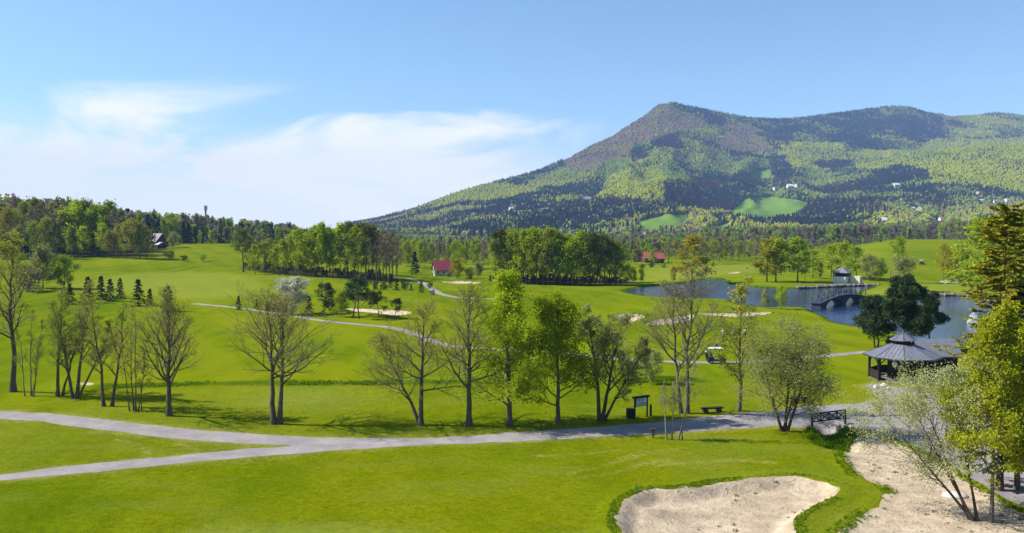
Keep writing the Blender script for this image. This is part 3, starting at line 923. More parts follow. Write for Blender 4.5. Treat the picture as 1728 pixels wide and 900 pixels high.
BARK = {
    'dark': bark_mat('bark_dark', (0.058, 0.046, 0.032), (0.165, 0.135, 0.096)),
    'grey': bark_mat('bark_grey', (0.075, 0.062, 0.048), (0.20, 0.17, 0.13)),
    'pale': bark_mat('bark_pale', (0.15, 0.13, 0.10), (0.36, 0.32, 0.26)),
    'twig': bark_mat('bark_twig', (0.165, 0.140, 0.062), (0.330, 0.290, 0.130)),
    'brown': bark_mat('bark_brown', (0.050, 0.034, 0.024), (0.120, 0.085, 0.060)),
}
LEAF = {
    'lime': foliage('leaf_lime', (0.29, 0.39, 0.013), (0.43, 0.49, 0.02), 0.45),
    'green': foliage('leaf_green', (0.225, 0.325, 0.014), (0.36, 0.44, 0.02), 0.42),
    'fresh': foliage('leaf_fresh', (0.265, 0.37, 0.011), (0.42, 0.48, 0.018), 0.45),
    'olive': foliage('leaf_olive', (0.215, 0.24, 0.03), (0.33, 0.345, 0.045), 0.35),
    'rust': foliage('leaf_rust', (0.27, 0.24, 0.036), (0.36, 0.33, 0.05), 0.35),
    'gold': foliage('leaf_gold', (0.324, 0.289, 0.018), (0.420, 0.359, 0.025), 0.40),
    'grey': foliage('leaf_grey', (0.289, 0.289, 0.149), (0.420, 0.411, 0.219), 0.35),
    'sage': foliage('leaf_sage', (0.225, 0.25, 0.06), (0.39, 0.4, 0.145), 0.38),
    'white': foliage('blossom_white', (0.504, 0.516, 0.360), (0.744, 0.732, 0.576), 0.30),
    'cream': foliage('blossom_cream', (0.3, 0.34, 0.09), (0.64, 0.64, 0.33), 0.32),
    'brown': foliage('bud_brown', (0.21, 0.17, 0.11), (0.3, 0.245, 0.16), 0.25),
    'bud': foliage('bud_green', (0.333, 0.350, 0.035), (0.473, 0.455, 0.079), 0.35),
    'spruce': foliage('needle_spruce', (0.019, 0.038, 0.014), (0.043, 0.070, 0.026), 0.12),
    'pine': foliage('needle_pine', (0.036, 0.068, 0.022), (0.085, 0.128, 0.042), 0.15),
    'pinetop': foliage('needle_old_pine', (0.095, 0.125, 0.028), (0.170, 0.195, 0.046), 0.25),
    'larch': foliage('needle_larch', (0.17, 0.17, 0.012), (0.3, 0.27, 0.02), 0.32),
    'larch_bright': foliage('needle_larch_bright', (0.298, 0.333, 0.014), (0.438, 0.446, 0.025), 0.42),
    'bluespruce': foliage('needle_blue_spruce', (0.014, 0.034, 0.026), (0.031, 0.055, 0.043), 0.10),
}


def template(name, data, bark='dark', leaf='green'):
    wood, lf = data[:2]; tw = data[2] if len(data) > 2 else None
    tm = mesh_np(name + '_twigs', tw[0], tw[1], BARK['twig'], True) if tw is not None else None
    wm = mesh_np(name + '_trunk', wood[0], wood[1], BARK[bark], True)
    lm = mesh_np(name + '_crown', lf[0], lf[1], LEAF[leaf], False) if lf is not None else None
    H = max(wood[0][:, 2].max(), lf[0][:, 2].max() if lf is not None else 0)
    if tw is not None: H = max(H, tw[0][:, 2].max())
    return dict(wood=wm, leaf=lm, twig=tm, H=H)


def plant(name, T, loc, h, label, group=None, rz=None, leaf=None, bark=None, wide=1.0, cat='tree', crown='crown', trunk='trunk'):
    s = h / T['H']
    e = empty(name, (loc[0], loc[1], loc[2]), RND.uniform(0, 6.28) if rz is None else rz, (s * wide, s * wide, s))
    link(trunk, T['wood'], e, BARK[bark] if bark else T['wood'].materials[0])
    if T['twig'] is not None: tag(link('twigs', T['twig'], e), kind='stuff')
    if T['leaf'] is not None: tag(link(crown, T['leaf'], e, LEAF[leaf] if leaf else T['leaf'].materials[0]), kind='stuff')
    return tag(e, label, cat, group)


def h_for(u, vtop, p): return max(0.6, z_of(u, vtop, p[0], p[1]) - p[2])


RND = random.Random(11)

# ------------------------------------------------------------------ far woods that read as one mass


def lumpy(seed, n=3, kind='broad'):
    rng = np.random.default_rng(seed)
    if kind == 'broad':
        bm = bmesh.new()
        for i in range(n):
            c = rng.normal(0, 0.16, 3) * (1, 1, 0.9) + (0, 0, 0.56 + 0.12 * (i - 1))
            r = bmesh.ops.create_icosphere(bm, subdivisions=2 if i == 0 else 1, radius=0.30 * rng.uniform(0.75, 1.1))
            for v in r['verts']:
                v.co = Vector((v.co.x * (1 + rng.normal(0, .22)), v.co.y * (1 + rng.normal(0, .22)), v.co.z * 1.25 * (1 + rng.normal(0, .16)))) + Vector(c)
    else:
        bm = bmesh.new()
        for z0, z1, r in ((0.08, 0.55, 0.19), (0.34, 0.80, 0.14), (0.62, 1.0, 0.085)):
            g = bmesh.ops.create_cone(bm, cap_ends=False, segments=7, radius1=r, radius2=0.004, depth=z1 - z0, matrix=Matrix.Translation((0, 0, (z0 + z1) / 2)))
            for v in g['verts']: v.co += Vector(rng.normal(0, 0.022, 3))
    me = bpy.data.meshes.new('far_tree'); bm.to_mesh(me); bm.free()
    return me


def far_mat(name):
    t = NT(name)
    col = t.attr('tint', 'INSTANCER', 'Color')
    g = t.n.new('ShaderNodeNewGeometry'); c = t.coord(); n = t.noise(c, 3.5, 2.0)
    f = t.math('ADD', 0.70, t.math('MULTIPLY', n, 0.6))
    cc = t.n.new('ShaderNodeVectorMath'); cc.operation = 'SCALE'; t.l.new(col, cc.inputs[0]); t.l.new(f, cc.inputs['Scale'])
    return t.end(t.bsdf(cc.outputs[0], 0.95, 0.05))


M_FAR = far_mat('far_foliage')
t = NT('far_leaf'); tc_ = t.attr('tint', 'INSTANCER', 'Color'); g_ = t.n.new('ShaderNodeNewGeometry')
sc_ = t.n.new('ShaderNodeVectorMath'); sc_.operation = 'SCALE'; t.l.new(tc_, sc_.inputs[0]); t.l.new(t.math('ADD', .7, t.math('MULTIPLY', g_.outputs['Random Per Island'], .6)), sc_.inputs['Scale'])
d_ = t.n.new('ShaderNodeBsdfDiffuse'); t.l.new(sc_.outputs[0], d_.inputs[0]); tr_ = t.n.new('ShaderNodeBsdfTranslucent'); t.l.new(sc_.outputs[0], tr_.inputs[0])
mx_ = t.n.new('ShaderNodeMixShader'); mx_.inputs[0].default_value = .42; t.l.new(d_.outputs[0], mx_.inputs[1]); t.l.new(tr_.outputs[0], mx_.inputs[2])
M_LITE = t.end(mx_.outputs[0])


def scatter(name, pts, kinds, scales, tints, meshes, label, cat):
    """one object: every point carries a small tree"""
    me = bpy.data.meshes.new(name)
    me.vertices.add(len(pts)); me.vertices.foreach_set('co', np.asarray(pts, np.float32).ravel()); me.update()
    a = me.attributes.new('sort', 'INT', 'POINT'); a.data.foreach_set('value', np.asarray(kinds, np.int32))
    a = me.attributes.new('size', 'FLOAT_VECTOR', 'POINT'); a.data.foreach_set('vector', np.asarray(scales, np.float32).ravel())
    a = me.attributes.new('tint', 'FLOAT_COLOR', 'POINT'); a.data.foreach_set('color', np.c_[tints, np.ones(len(tints))].astype(np.float32).ravel())
    o = link(name, me)
    ng = bpy.data.node_groups.new(name, 'GeometryNodeTree')
    ng.interface.new_socket('Geometry', in_out='INPUT', socket_type='NodeSocketGeometry')
    ng.interface.new_socket('Geometry', in_out='OUTPUT', socket_type='NodeSocketGeometry')
    N, L = ng.nodes, ng.links
    gi = N.new('NodeGroupInput'); go = N.new('NodeGroupOutput'); jn = N.new('GeometryNodeJoinGeometry')
    m2p = N.new('GeometryNodeMeshToPoints'); L.new(gi.outputs[0], m2p.inputs['Mesh'])
    def named(nm, dt):
        q = N.new('GeometryNodeInputNamedAttribute'); q.data_type = dt; q.inputs['Name'].default_value = nm; return q.outputs['Attribute']
    sort = named('sort', 'INT'); size = named('size', 'FLOAT_VECTOR')
    rv = N.new('FunctionNodeRandomValue'); rv.data_type = 'FLOAT'; rv.inputs['Max'].default_value = 6.283
    rot = N.new('ShaderNodeCombineXYZ'); L.new(rv.outputs[1], rot.inputs['Z'])
    for i, m in enumerate(meshes):
        src = bpy.data.objects.new(name + '_unit', m)
        oi = N.new('GeometryNodeObjectInfo'); oi.inputs['Object'].default_value = src; oi.inputs['As Instance'].default_value = True
        cmp_ = N.new('FunctionNodeCompare'); cmp_.data_type = 'INT'; cmp_.operation = 'EQUAL'
        L.new(sort, cmp_.inputs[2]); cmp_.inputs[3].default_value = i
        io = N.new('GeometryNodeInstanceOnPoints')
        L.new(m2p.outputs[0], io.inputs['Points']); L.new(cmp_.outputs[0], io.inputs['Selection']); L.new(oi.outputs['Geometry'], io.inputs['Instance'])
        L.new(rot.outputs[0], io.inputs['Rotation']); L.new(size, io.inputs['Scale'])
        L.new(io.outputs[0], jn.inputs[0])
    L.new(jn.outputs[0], go.inputs[0])
    md_ = o.modifiers.new('scatter', 'NODES'); md_.node_group = ng
    return tag(o, label, cat, kind='stuff')


FAR_MESH = [lumpy(s) for s in (1, 2, 3, 4)] + [lumpy(s, kind='conifer') for s in (5, 6, 7)]
for m in FAR_MESH: m.materials.append(M_FAR)

HOUSES = [  # u, v of the base, apparent length, ridge, turn, white walls, roof, label
    (990, 341, 13, 0, .1, 1, 'g', 'long white house high on the left mountain flank'), (863, 355, 8, 0, .6, 1, 'w', 'small white house low on the left mountain flank'),
    (1094, 396, 12, 0, .2, 1, 'o', 'orange-roofed farmhouse at the foot of the lower meadow'), (1080, 400, 8, 0, .4, 0, 'o', 'small orange-roofed barn left of the farmhouse by the meadow'),
    (1308, 321, 8, 0, .5, 1, 'g', 'leftmost white house above the upper meadow'), (1333, 318, 10, 0, .1, 1, 'w', 'middle white house above the upper meadow'), (1344, 316, 9, 0, .8, 1, 'r', 'red-roofed white house above the upper meadow'),
    (1304, 389, 8, 0, .3, 1, 'g', 'white house at the edge of the dark conifers in mid valley'), (1492, 377, 14, 0, .1, 1, 'w', 'long pale-roofed building at the valley village edge'), (1470, 386, 11, 0, .4, 1, 'g', 'grey-roofed white house left in the valley village'),
    (1552, 356, 12, 0, .9, 0, 'g', 'tall cream house in the upper valley village'), (1540, 354, 7, 0, .3, 1, 'w', 'small white house left of the tall cream one'), (1592, 361, 9, 0, .2, 1, 'r', 'upper red-roofed house of the valley village'),
    (1590, 373, 10, 0, .1, 1, 'r', 'lower red-roofed house of the valley village'), (1548, 371, 9, 0, .7, 1, 'o', 'orange-roofed house left in the valley village'), (1574, 373, 8, 0, .5, 1, 'g', 'grey-roofed house between the orange and red roofs'),
    (1512, 316, 10, 0, .2, 1, 'w', 'white house alone below the dark green thicket'), (1656, 343, 10, 0, .3, 1, 'w', 'white house in the hillside row behind the golden spruce'), (1680, 343, 9, 0, .1, 1, 'g', 'grey-roofed house in the hillside row at the right'),
    (1698, 341, 9, 0, .6, 1, 'w', 'rightmost white house in the hillside row'), (1651, 328, 8, 0, .5, 0, 'o', 'orange-roofed house above the hillside row'), (1140, 418, 12, 0, .3, 0, 'r', 'brick-red roofed house beyond the tall golden pond tree')]
rng = np.random.default_rng(4)
N0 = 330000
az = rng.uniform(-0.20, 0.66, N0)                                   # tangent of the bearing
D = np.sqrt(rng.uniform(1000 ** 2, 4000 ** 2, N0))
fx, fy = az * D, D
fz = height(fx, fy)
fu, fv = px_of(fx, fy, fz)
RID = np.interp(fu, RID_U, RID_R)
keep = (D < RID + 60) & (mountain(fx, fy) > 2.0)
keep &= ~in_px(fu, fv, MEADOWS) & ~in_px(fu, fv - 6, MEADOWS) & ~in_px(fu, fv - 10, MEADOWS[:2])
for hu, hv, *_ in HOUSES: keep &= ~((np.abs(fu - hu) < 8) & (fv - hv > -3) & (fv - hv < 9))
# drop trees hidden behind nearer slopes
horizon_px = {}
order = np.argsort(D); run = np.full(2000, 2000.0); vis = np.zeros(N0, bool)
ub = np.clip(((fu + 100) / 4).astype(int), 0, 1999)
for i in order:
    b = ub[i]
    if fv[i] < run[b] + 9: vis[i] = True
    if fv[i] < run[b]: run[b] = fv[i]
keep &= vis
fx, fy, fz, fu, fv, D = (q[keep] for q in (fx, fy, fz, fu, fv, D))
n = len(fx)
pn = fbm(fx / 160, fy / 160, 31, 4); pn2 = fbm(fx / 60, fy / 60, 32, 3); pn3 = fbm(fx / 420, fy / 420, 33, 3)
ju, jv = fu + 26 * fbm(fx / 190, fy / 190, 51, 4), fv + 12 * fbm(fx / 190, fy / 190, 52, 4)
BROWN = [[(925, 274), (1000, 236), (1060, 203), (1108, 170), (1150, 186), (1195, 214), (1190, 222), (1141, 231), (1069, 245), (1062, 268), (965, 292)],
         [(1208, 222), (1246, 210), (1291, 234), (1300, 262), (1232, 254)], [(1277, 203), (1309, 213), (1300, 220), (1275, 212)],
         [(1482, 186), (1506, 190), (1500, 200), (1484, 196)], [(1565, 192), (1615, 196), (1612, 208), (1580, 206)]]
DARK = [[(1118, 165), (1200, 180), (1310, 195), (1400, 186), (1500, 172), (1560, 183), (1600, 190), (1590, 212), (1579, 236), (1545, 257), (1492, 261), (1440, 254),
         (1392, 243), (1364, 247), (1322, 236), (1308, 257), (1298, 250), (1287, 230), (1243, 210), (1187, 203), (1140, 182)],
        [(1086, 236), (1145, 232), (1148, 254), (1100, 256)], [(1062, 254), (1086, 250), (1088, 275), (1064, 282)],
        [(815, 366), (900, 355), (960, 348), (1040, 347), (1055, 366), (910, 382)], [(1155, 312), (1200, 300), (1200, 350), (1160, 345)],
        [(1128, 312), (1250, 296), (1294, 310), (1250, 351), (1128, 363)],
        [(1204, 368), (1302, 368), (1336, 380), (1371, 337), (1492, 344), (1496, 368), (1440, 388), (1336, 392), (1211, 386)],
        [(1295, 271), (1330, 268), (1338, 300), (1297, 298)], [(1381, 275), (1440, 272), (1442, 292), (1384, 292)],
        [(1468, 292), (1517, 280), (1551, 295), (1527, 309), (1475, 304)], [(1520, 311), (1579, 311), (1580, 335), (1524, 333)],
        [(1290, 318), (1304, 300), (1350, 300), (1345, 318)]]
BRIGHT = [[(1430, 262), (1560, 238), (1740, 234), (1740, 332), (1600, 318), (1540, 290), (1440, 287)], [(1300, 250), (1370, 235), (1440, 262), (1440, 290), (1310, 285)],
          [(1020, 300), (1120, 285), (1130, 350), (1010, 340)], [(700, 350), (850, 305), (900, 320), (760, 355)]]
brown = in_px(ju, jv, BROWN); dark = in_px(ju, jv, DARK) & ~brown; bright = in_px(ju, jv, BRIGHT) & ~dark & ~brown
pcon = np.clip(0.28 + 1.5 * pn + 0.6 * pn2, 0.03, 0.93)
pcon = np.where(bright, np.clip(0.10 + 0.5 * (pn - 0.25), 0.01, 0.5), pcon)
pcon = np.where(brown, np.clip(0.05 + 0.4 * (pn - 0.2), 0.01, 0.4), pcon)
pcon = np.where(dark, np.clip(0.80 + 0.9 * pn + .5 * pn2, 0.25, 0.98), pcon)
con = rng.random(n) < pcon
tint = np.empty((n, 3))
r1 = (.5 + .35 * (rng.random((n, 1)) - .5) + .5 * fbm(fx / 45, fy / 45, 36, 3)[:, None]).clip(0, 1)
ygreen = np.array([0.145, 0.168, 0.008]) * (1 - r1) + np.array([0.195, 0.205, 0.010]) * r1
mgreen = np.array([0.070, 0.115, 0.018]) * (1 - r1) + np.array([0.120, 0.150, 0.024]) * r1
umber = np.array([0.115, 0.082, 0.050]) * (1 - r1) + np.array([0.155, 0.118, 0.066]) * r1
cblue = np.array([0.009, 0.020, 0.026]) * (1 - r1) + np.array([0.022, 0.038, 0.036]) * r1
cpurp = np.array([0.030, 0.022, 0.028]) * (1 - r1) + np.array([0.048, 0.036, 0.040]) * r1
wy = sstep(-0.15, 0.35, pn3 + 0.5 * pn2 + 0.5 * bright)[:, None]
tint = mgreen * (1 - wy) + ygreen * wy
bare_f = (rng.random(n) < np.clip(0.13 + 0.4 * (pn2 - 0.1) + 0.25 * (fv > 345), 0, 0.6)) & ~bright
tint = np.where(bare_f[:, None], umber * 0.9 + 0.25 * mgreen, tint)
tint = np.where((brown & (rng.random(n) > .18 + .5 * pn2))[:, None], umber, tint)
ctint = np.where((fbm(fx / 130, fy / 130, 34, 2) > 0.12)[:, None], cpurp, cblue)
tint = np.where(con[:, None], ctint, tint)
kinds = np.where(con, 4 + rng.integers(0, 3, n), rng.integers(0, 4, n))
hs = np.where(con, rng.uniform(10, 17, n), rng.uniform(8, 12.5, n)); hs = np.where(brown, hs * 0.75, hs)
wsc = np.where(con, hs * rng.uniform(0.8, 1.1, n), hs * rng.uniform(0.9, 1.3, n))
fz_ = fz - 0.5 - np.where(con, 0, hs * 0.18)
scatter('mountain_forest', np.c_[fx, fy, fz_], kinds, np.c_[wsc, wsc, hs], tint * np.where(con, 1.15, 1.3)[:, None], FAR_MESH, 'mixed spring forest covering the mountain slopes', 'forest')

# ------------------------------------------------------------------ trees nearest the camera: each with its own skeleton
ST1 = [((0, 0), (0.0, 0.0, 0.98))]


def near(u, v, vt, label, data, bark='dark', leaf='bud', name='bare_tree', group=None, wide=None, rz=0.0, crown='buds'):
    p = hit(u, v)
    T = template(name, data, bark, leaf)
    if wide is None: wide = 1.22 if group == ROW else 1.0
    return plant(name, T, p, h_for(u, vt, p), label, group, rz, wide=wide, crown=crown)


ROW = 'trees lining the path'
near(22, 661, 385, 'tallest bare tree at the left edge, single thick dark trunk',
     bare_tree(101, [((0, 0), (0.03, 0, 0.98))], 15, 20, 0.30, 0.30, (1.0, 0.5), 0.5, 6, 6, 3, 0.26, 5200, 0.11), group=ROW)
near(50, 669, 520, 'thin many-stemmed shrub beside the tallest left-edge tree',
     bare_tree(102, [((-.05, 0), (-.18, .05, .8)), ((0, .03), (0.02, 0.1, 1.0)), ((.05, -.02), (.2, -.05, .85)), ((.02, 0), (.1, .1, .7))], 8, 7, 0.2, 0.3, (0.7, 0.4), 0.5, 5, 5, 2, 0.075, 1300, 0.09),
     'grey', 'bud', 'bare_shrub')
near(97, 669, 478, 'slim bare tree leaning right, left of the forked pair',
     bare_tree(103, [((0, 0), (0.05, 0, .98)), ((.03, 0.01), (.2, -.05, .75))], 10, 14, 0.24, 0.28, (0.8, 0.45), 0.5, 6, 6, 3, 0.15, 3000, 0.10), group=ROW)
near(124, 673, 470, 'forked bare tree, two dark trunks spreading in a V from one foot',
     bare_tree(104, [((0, 0), (-.16, 0, .86)), ((.02, 0), (.14, .02, 1.0)), ((.03, 0), (.26, 0, .70))], 10, 13, 0.25, 0.30, (0.75, 0.4), 0.55, 6, 6, 3, 0.16, 3400, 0.10), group=ROW)
near(182, 686, 498, 'twin-stemmed bare tree with close upright trunks, second left of the broad single-trunk tree',
     bare_tree(105, [((-.03, 0), (-.10, 0, .97)), ((.03, 0), (.13, .03, .95))], 9.5, 13, 0.24, 0.30, (0.85, 0.4), 0.55, 6, 6, 3, 0.15, 2600, 0.10), group=ROW)
near(226, 694, 505, 'spindly clump of five thin leafing stems just left of the broad single-trunk tree',
     bare_tree(106, [((-.04, 0), (-.15, .05, .8)), ((-.01, .02), (-.03, 0.1, .95)), ((.02, 0), (.05, -.06, 1.0)), ((.04, 0), (.14, .03, .75)), ((.07, 0), (.1, 0, .6))], 8.5, 8, 0.20, 0.25, (0.8, 0.45), 0.5, 5, 5, 2, 0.07, 2200, 0.10), 'dark', 'bud', 'bare_shrub')
near(285, 702, 476, 'broad vase-shaped bare tree on one short straight trunk beside the path',
     bare_tree(107, ST1, 10.5, 24, 0.44, 0.22, (0.85, 0.35), 0.75, 7, 5, 4, 0.23, 2600, 0.09, wob=0.07, twig=.015), group=ROW)
near(467, 716, 462, 'big bare tree with two trunks and wide low boughs at the path fork',
     bare_tree(108, [((-.022, 0), (-.07, .03, .98)), ((.020, 0), (.06, -.02, .96))], 11.5, 17, 0.56, 0.34, (1.45, 0.45), 0.42, 7, 5, 4, 0.27, 3200, 0.10, wob=0.11, twig=.016), group=ROW, rz=0.2, wide=1.12)
near(710, 718, 500, 'bare tree with boughs sweeping up to the left, first right of the two-trunked tree',
     bare_tree(109, [((0, 0), (.02, 0, .97)), ((0, 0), (-.28, .05, .72))], 10, 17, 0.46, 0.30, (1.35, 0.45), 0.45, 7, 5, 4, 0.21, 3000, 0.10, twig=.016), group=ROW)
near(791, 718, 474, 'slender upright bare tree left of the tall narrow leafy tree',
     bare_tree(110, [((0, 0), (.01, 0, .98))], 11, 22, 0.36, 0.24, (1.2, 0.4), 0.55, 7, 5, 4, 0.21, 2600, 0.09, twig=.015), group=ROW)
near(860, 718, 446, 'tall narrow tree in fresh yellow-green leaf, dark trunk showing through',
     leafy_tree(111, 12, 34, 0.24, 0.14, (1.2, 0.5), 0.35, 22000, 0.128, 8, 5, lambda q: np.clip(1.12 - q, .05, 1) ** 0.75, 0.16, 0.27), 'dark', 'lime', 'leafy_tree', ROW, crown='crown')
near(942, 714, 484, 'rounder bright green leafy tree right of the tall narrow leafy one',
     leafy_tree(112, 10.5, 26, 0.34, 0.16, (1.2, 0.6), 0.4, 21000, 0.132, 8, 5, lambda q: np.clip(1.15 - q, .08, 1) ** 0.7, 0.17, 0.26), 'dark', 'fresh', 'leafy_tree', ROW, crown='crown')
near(1013, 711, 512, 'many-limbed half-leafed greyish tree left of the notice board',
     bare_tree(113, [((0, 0), (-.10, .02, .95)), ((.01, 0), (.16, 0, .92)), ((.02, .01), (.34, .08, .68))], 10, 14, 0.36, 0.26, (1.0, 0.45), 0.55, 7, 5, 4, 0.19, 12000, 0.13), 'brown', 'sage', 'half_leafed_tree', ROW)
near(1153, 698, 440, 'tallest bare grey tree right of the notice board, two close trunks',
     bare_tree(114, [((-.012, .01), (-.06, .05, .88)), ((.022, 0), (.05, -.02, .99))], 13.5, 16, 0.36, 0.30, (1.05, 0.45), 0.55, 7, 5, 4, 0.21, 2000, 0.13), 'grey', 'brown', group=ROW)
near(1247, 694, 462, 'slim half-bare tree behind the log bench',
     bare_tree(115, [((0, 0), (.02, 0, .98))], 12, 20, 0.24, 0.22, (1.05, 0.4), 0.6, 6, 6, 3, 0.16, 3600, 0.14), 'grey', 'bud', group=ROW)
near(1129, 742, 640, 'small pale double-stemmed sapling on the near side of the path',
     bare_tree(116, [((-.04, 0), (-.10, .03, 1.0)), ((.05, 0), (.06, 0, .97))], 5, 10, 0.26, 0.42, (0.8, 0.4), 0.6, 6, 6, 3, 0.085, 900, 0.07), 'pale', 'cream', 'sapling')
near(1144, 743, 585, 'thin leaning pale-barked sapling next to the double-stemmed one',
     bare_tree(117, [((0, 0), (.22, .02, .98)), ((.05, 0), (.02, .1, .7))], 7, 9, 0.25, 0.38, (0.8, 0.4), 0.6, 5, 5, 3, 0.075, 500, 0.08), 'grey', 'cream', 'sapling')
near(1323, 728, 520, 'wide bushy tree hazy with small sage leaves, left of the wooden railing',
     leafy_tree(118, 10.5, 15, 0.33, 0.20, (1.25, 0.6), 0.45, 30000, 0.115, 8, 6, lambda q: np.clip(1.2 - q * .75, .3, 1), 0.14, 0.42, stems=[((-.01, 0), (-.20, .02, .84)), ((.01, 0), (.04, .06, .92)), ((.02, 0), (.26, 0, .80)), ((0, .02), (.08, -.14, .80))], flat=.3),
     'brown', 'sage', 'half_leafed_tree', ROW, crown='crown', wide=1.2)

# right-hand group in front of the road
near(1646, 880, 590, 'white-flowering tree leaning left over the sandy ground, several stems',
     leafy_tree(121, 11, 13, 0.42, 0.30, (1.1, 0.6), 0.35, 24000, 0.12, 8, 6, None, 0.13, 0.30, stems=[((0, 0), (-.42, .10, .80)), ((.01, 0), (-.62, .25, .74)), ((.02, 0), (-.12, .16, .98)), ((-.02, .02), (-.28, .32, .90))]),
     'brown', 'cream', 'flowering_tree', crown='crown', rz=0.0)
near(1673, 882, 505, 'slender bright yellow-green larch on the sandy ground at the right edge',
     leafy_tree(122, 14, 34, 0.27, 0.24, (1.35, 0.6), 0.25, 29000, 0.155, 8, 5, lambda q: np.clip(1.18 - q * .95, .12, 1) * (.75 + .5 * np.sin(q * 43) ** 2), 0.11, 0.20, flat=.4), 'grey', 'larch_bright', 'larch_tree', crown='crown')
near(1738, 868, 515, 'yellow-green larch cut by the right picture edge',
     leafy_tree(123, 13, 32, 0.28, 0.22, (1.35, 0.6), 0.25, 26000, 0.155, 8, 5, lambda q: np.clip(1.18 - q * .95, .12, 1) * (.75 + .5 * np.sin(q * 37) ** 2), 0.11, 0.20, flat=.4), 'grey', 'larch_bright', 'larch_tree', crown='crown')
near(1687, 828, 338, 'tallest golden-tipped spruce rising at the right edge',
     conifer(124, 22, 0.20, 250, 110, 0.34, -0.20, 0.22, 0.12, 0.07, 0.55, 0.24, 0.9), 'brown', 'larch', 'spruce_tree', crown='crown')
near(1716, 826, 470, 'dark spruce half hidden behind the yellow-green larches',
     conifer(125, 15, 0.22, 200, 40, 0.45, -0.35, 0.12, 0.0, 0.08, 0.8, 0.22), 'dark', 'spruce', 'spruce_tree', crown='crown')
near(1780, 790, 345, 'second golden-tipped spruce, its boughs entering from the right edge',
     conifer(126, 22, 0.20, 250, 110, 0.34, -0.20, 0.14, 0.10, 0.07, 0.55, 0.24, 0.9), 'brown', 'larch', 'spruce_tree', crown='crown')
# pines by the pond
PG = 'dark pines between the pavilion and the pond'
near(1476, 587, 495, 'left of the three dark pines between pavilion and pond', pine(131, 6.5, 20, 0.36, 0.22, 420, 62, 0.34, csize=0.46, pw=.85, stems=[((0, 0), (-.02, 0, .93)), ((.06, 0), (.10, .05, .55))]), 'brown', 'pine', 'pine_tree', PG, crown='crown')
near(1524, 590, 460, 'tallest, middle of the three dark pines between pavilion and pond', pine(132, 8.5, 28, 0.42, 0.12, 560, 62, 0.32, csize=0.46, pw=.85), 'brown', 'pine', 'pine_tree', PG, crown='crown')
near(1569, 578, 488, 'right of the three dark pines, on the pond bank', pine(133, 7, 20, 0.38, 0.20, 440, 62, 0.34, csize=0.46, pw=.85), 'brown', 'pine', 'pine_tree', PG, crown='crown')

# ------------------------------------------------------------------ templates shared by the trees farther off
BROAD = [template('broadleaf', leafy_tree(200 + i, 16, m, sp, t0, (1.2, .5), .45, nl, .50, 6, 0, None, .13, .62, (RND.uniform(-.04, .04), 0), .5, None, 5), 'dark', 'green')
         for i, (m, sp, t0, nl) in enumerate(((17, .30, .17, 2500), (19, .25, .20, 2300), (17, .33, .15, 2700), (15, .28, .26, 2100), (19, .23, .15, 2500), (16, .31, .20, 2200)))]
SLIM = [template('slim_broadleaf', leafy_tree(220 + i, 16, 18, .17, .28, (1.0, .45), .5, 2600, .48, 6, 0, None, .11, .55, (0, 0), .5, None, 5), 'dark', 'green') for i in range(3)]
PINETOP = [template('tall_pine', pine(230 + i, 16, 12, .20, .45, 60, 34, .40, (.03, 0), .15, .40), 'brown', 'pine') for i in range(3)]
BAREF = [template('bare_far', bare_tree(240 + i, [((0, 0), (.02, 0, .97))] if i < 2 else [((-.02, 0), (-.08, 0, .97)), ((.02, 0), (.1, 0, .9))], 16, 15, .30, .22, (.9, .4), .6, 6, 4, 0, .24, 900, .40, .05), 'dark', 'brown') for i in range(3)]
SPRUCE = [template('spruce', conifer(250 + i, 6, .30, 90, 15, .42, -.35, .03), 'dark', 'spruce') for i in range(4)]
TALLSPR = [template('tall_spruce', conifer(260 + i, 16, .20, 110, 13, 1.0, -.35, .08), 'dark', 'bluespruce') for i in range(2)]
ROUND = [template('round_tree', leafy_tree(270 + i, 7, 16, .40, .14, (1.3, .6), .35, 4200, .25, 7, 0, None, .14, .40, (0, 0), .5, None, 6), 'dark', 'sage') for i in range(3)]
BLOSSOM = [template('blossom_tree', leafy_tree(275, 7, 18, .40, .14, (1.3, .6), .35, 9000, .24, 7, 0, None, .13, .34, (0, 0), .3, None, 6), 'grey', 'white')]
SMALLPINE = [template('small_pine', pine(280 + i, 6, 12, .34, .32, 70, 40, .46, ln, .15, .46), 'dark', 'pine') for i, ln in enumerate(((0, 0), (.06, 0), (-.18, .05), (.25, 0)))]
BUSH = [template('bush', leafy_tree(290 + i, 3, 10, .48, .05, (1.2, .7), .4, 800, .28, 5, 0, None, .10, .30, (0, 0), .5, [((-.1, 0), (-.3, 0, .7)), ((0, 0), (.05, .1, .9)), ((.1, 0), (.35, -.1, .65))], 4), 'dark', 'green') for i in range(3)]
SETS = {'green': (BROAD, 'green'), 'lime': (BROAD, 'lime'), 'fresh': (BROAD, 'fresh'), 'olive': (BROAD, 'olive'), 'rust': (BROAD, 'rust'), 'gold': (BROAD, 'gold'), 'grey': (BROAD, 'grey'),
        'slim': (SLIM, 'fresh'), 'slimo': (SLIM, 'olive'), 'pine': (PINETOP, 'pinetop'), 'bare': (BAREF, 'brown'), 'spruce': (SPRUCE, 'spruce'), 'tall': (TALLSPR, 'bluespruce'),
        'sage': (ROUND, 'sage'), 'white': (BLOSSOM, 'white'), 'rgreen': (ROUND, 'green'), 'rlime': (ROUND, 'lime'), 'rgold': (ROUND, 'gold'), 'spine': (SMALLPINE, 'pine'), 'bush': (BUSH, 'green'),
        'obush': (BUSH, 'olive'), 'dbush': (BUSH, 'pine'), 'bbush': (BUSH, 'brown')}
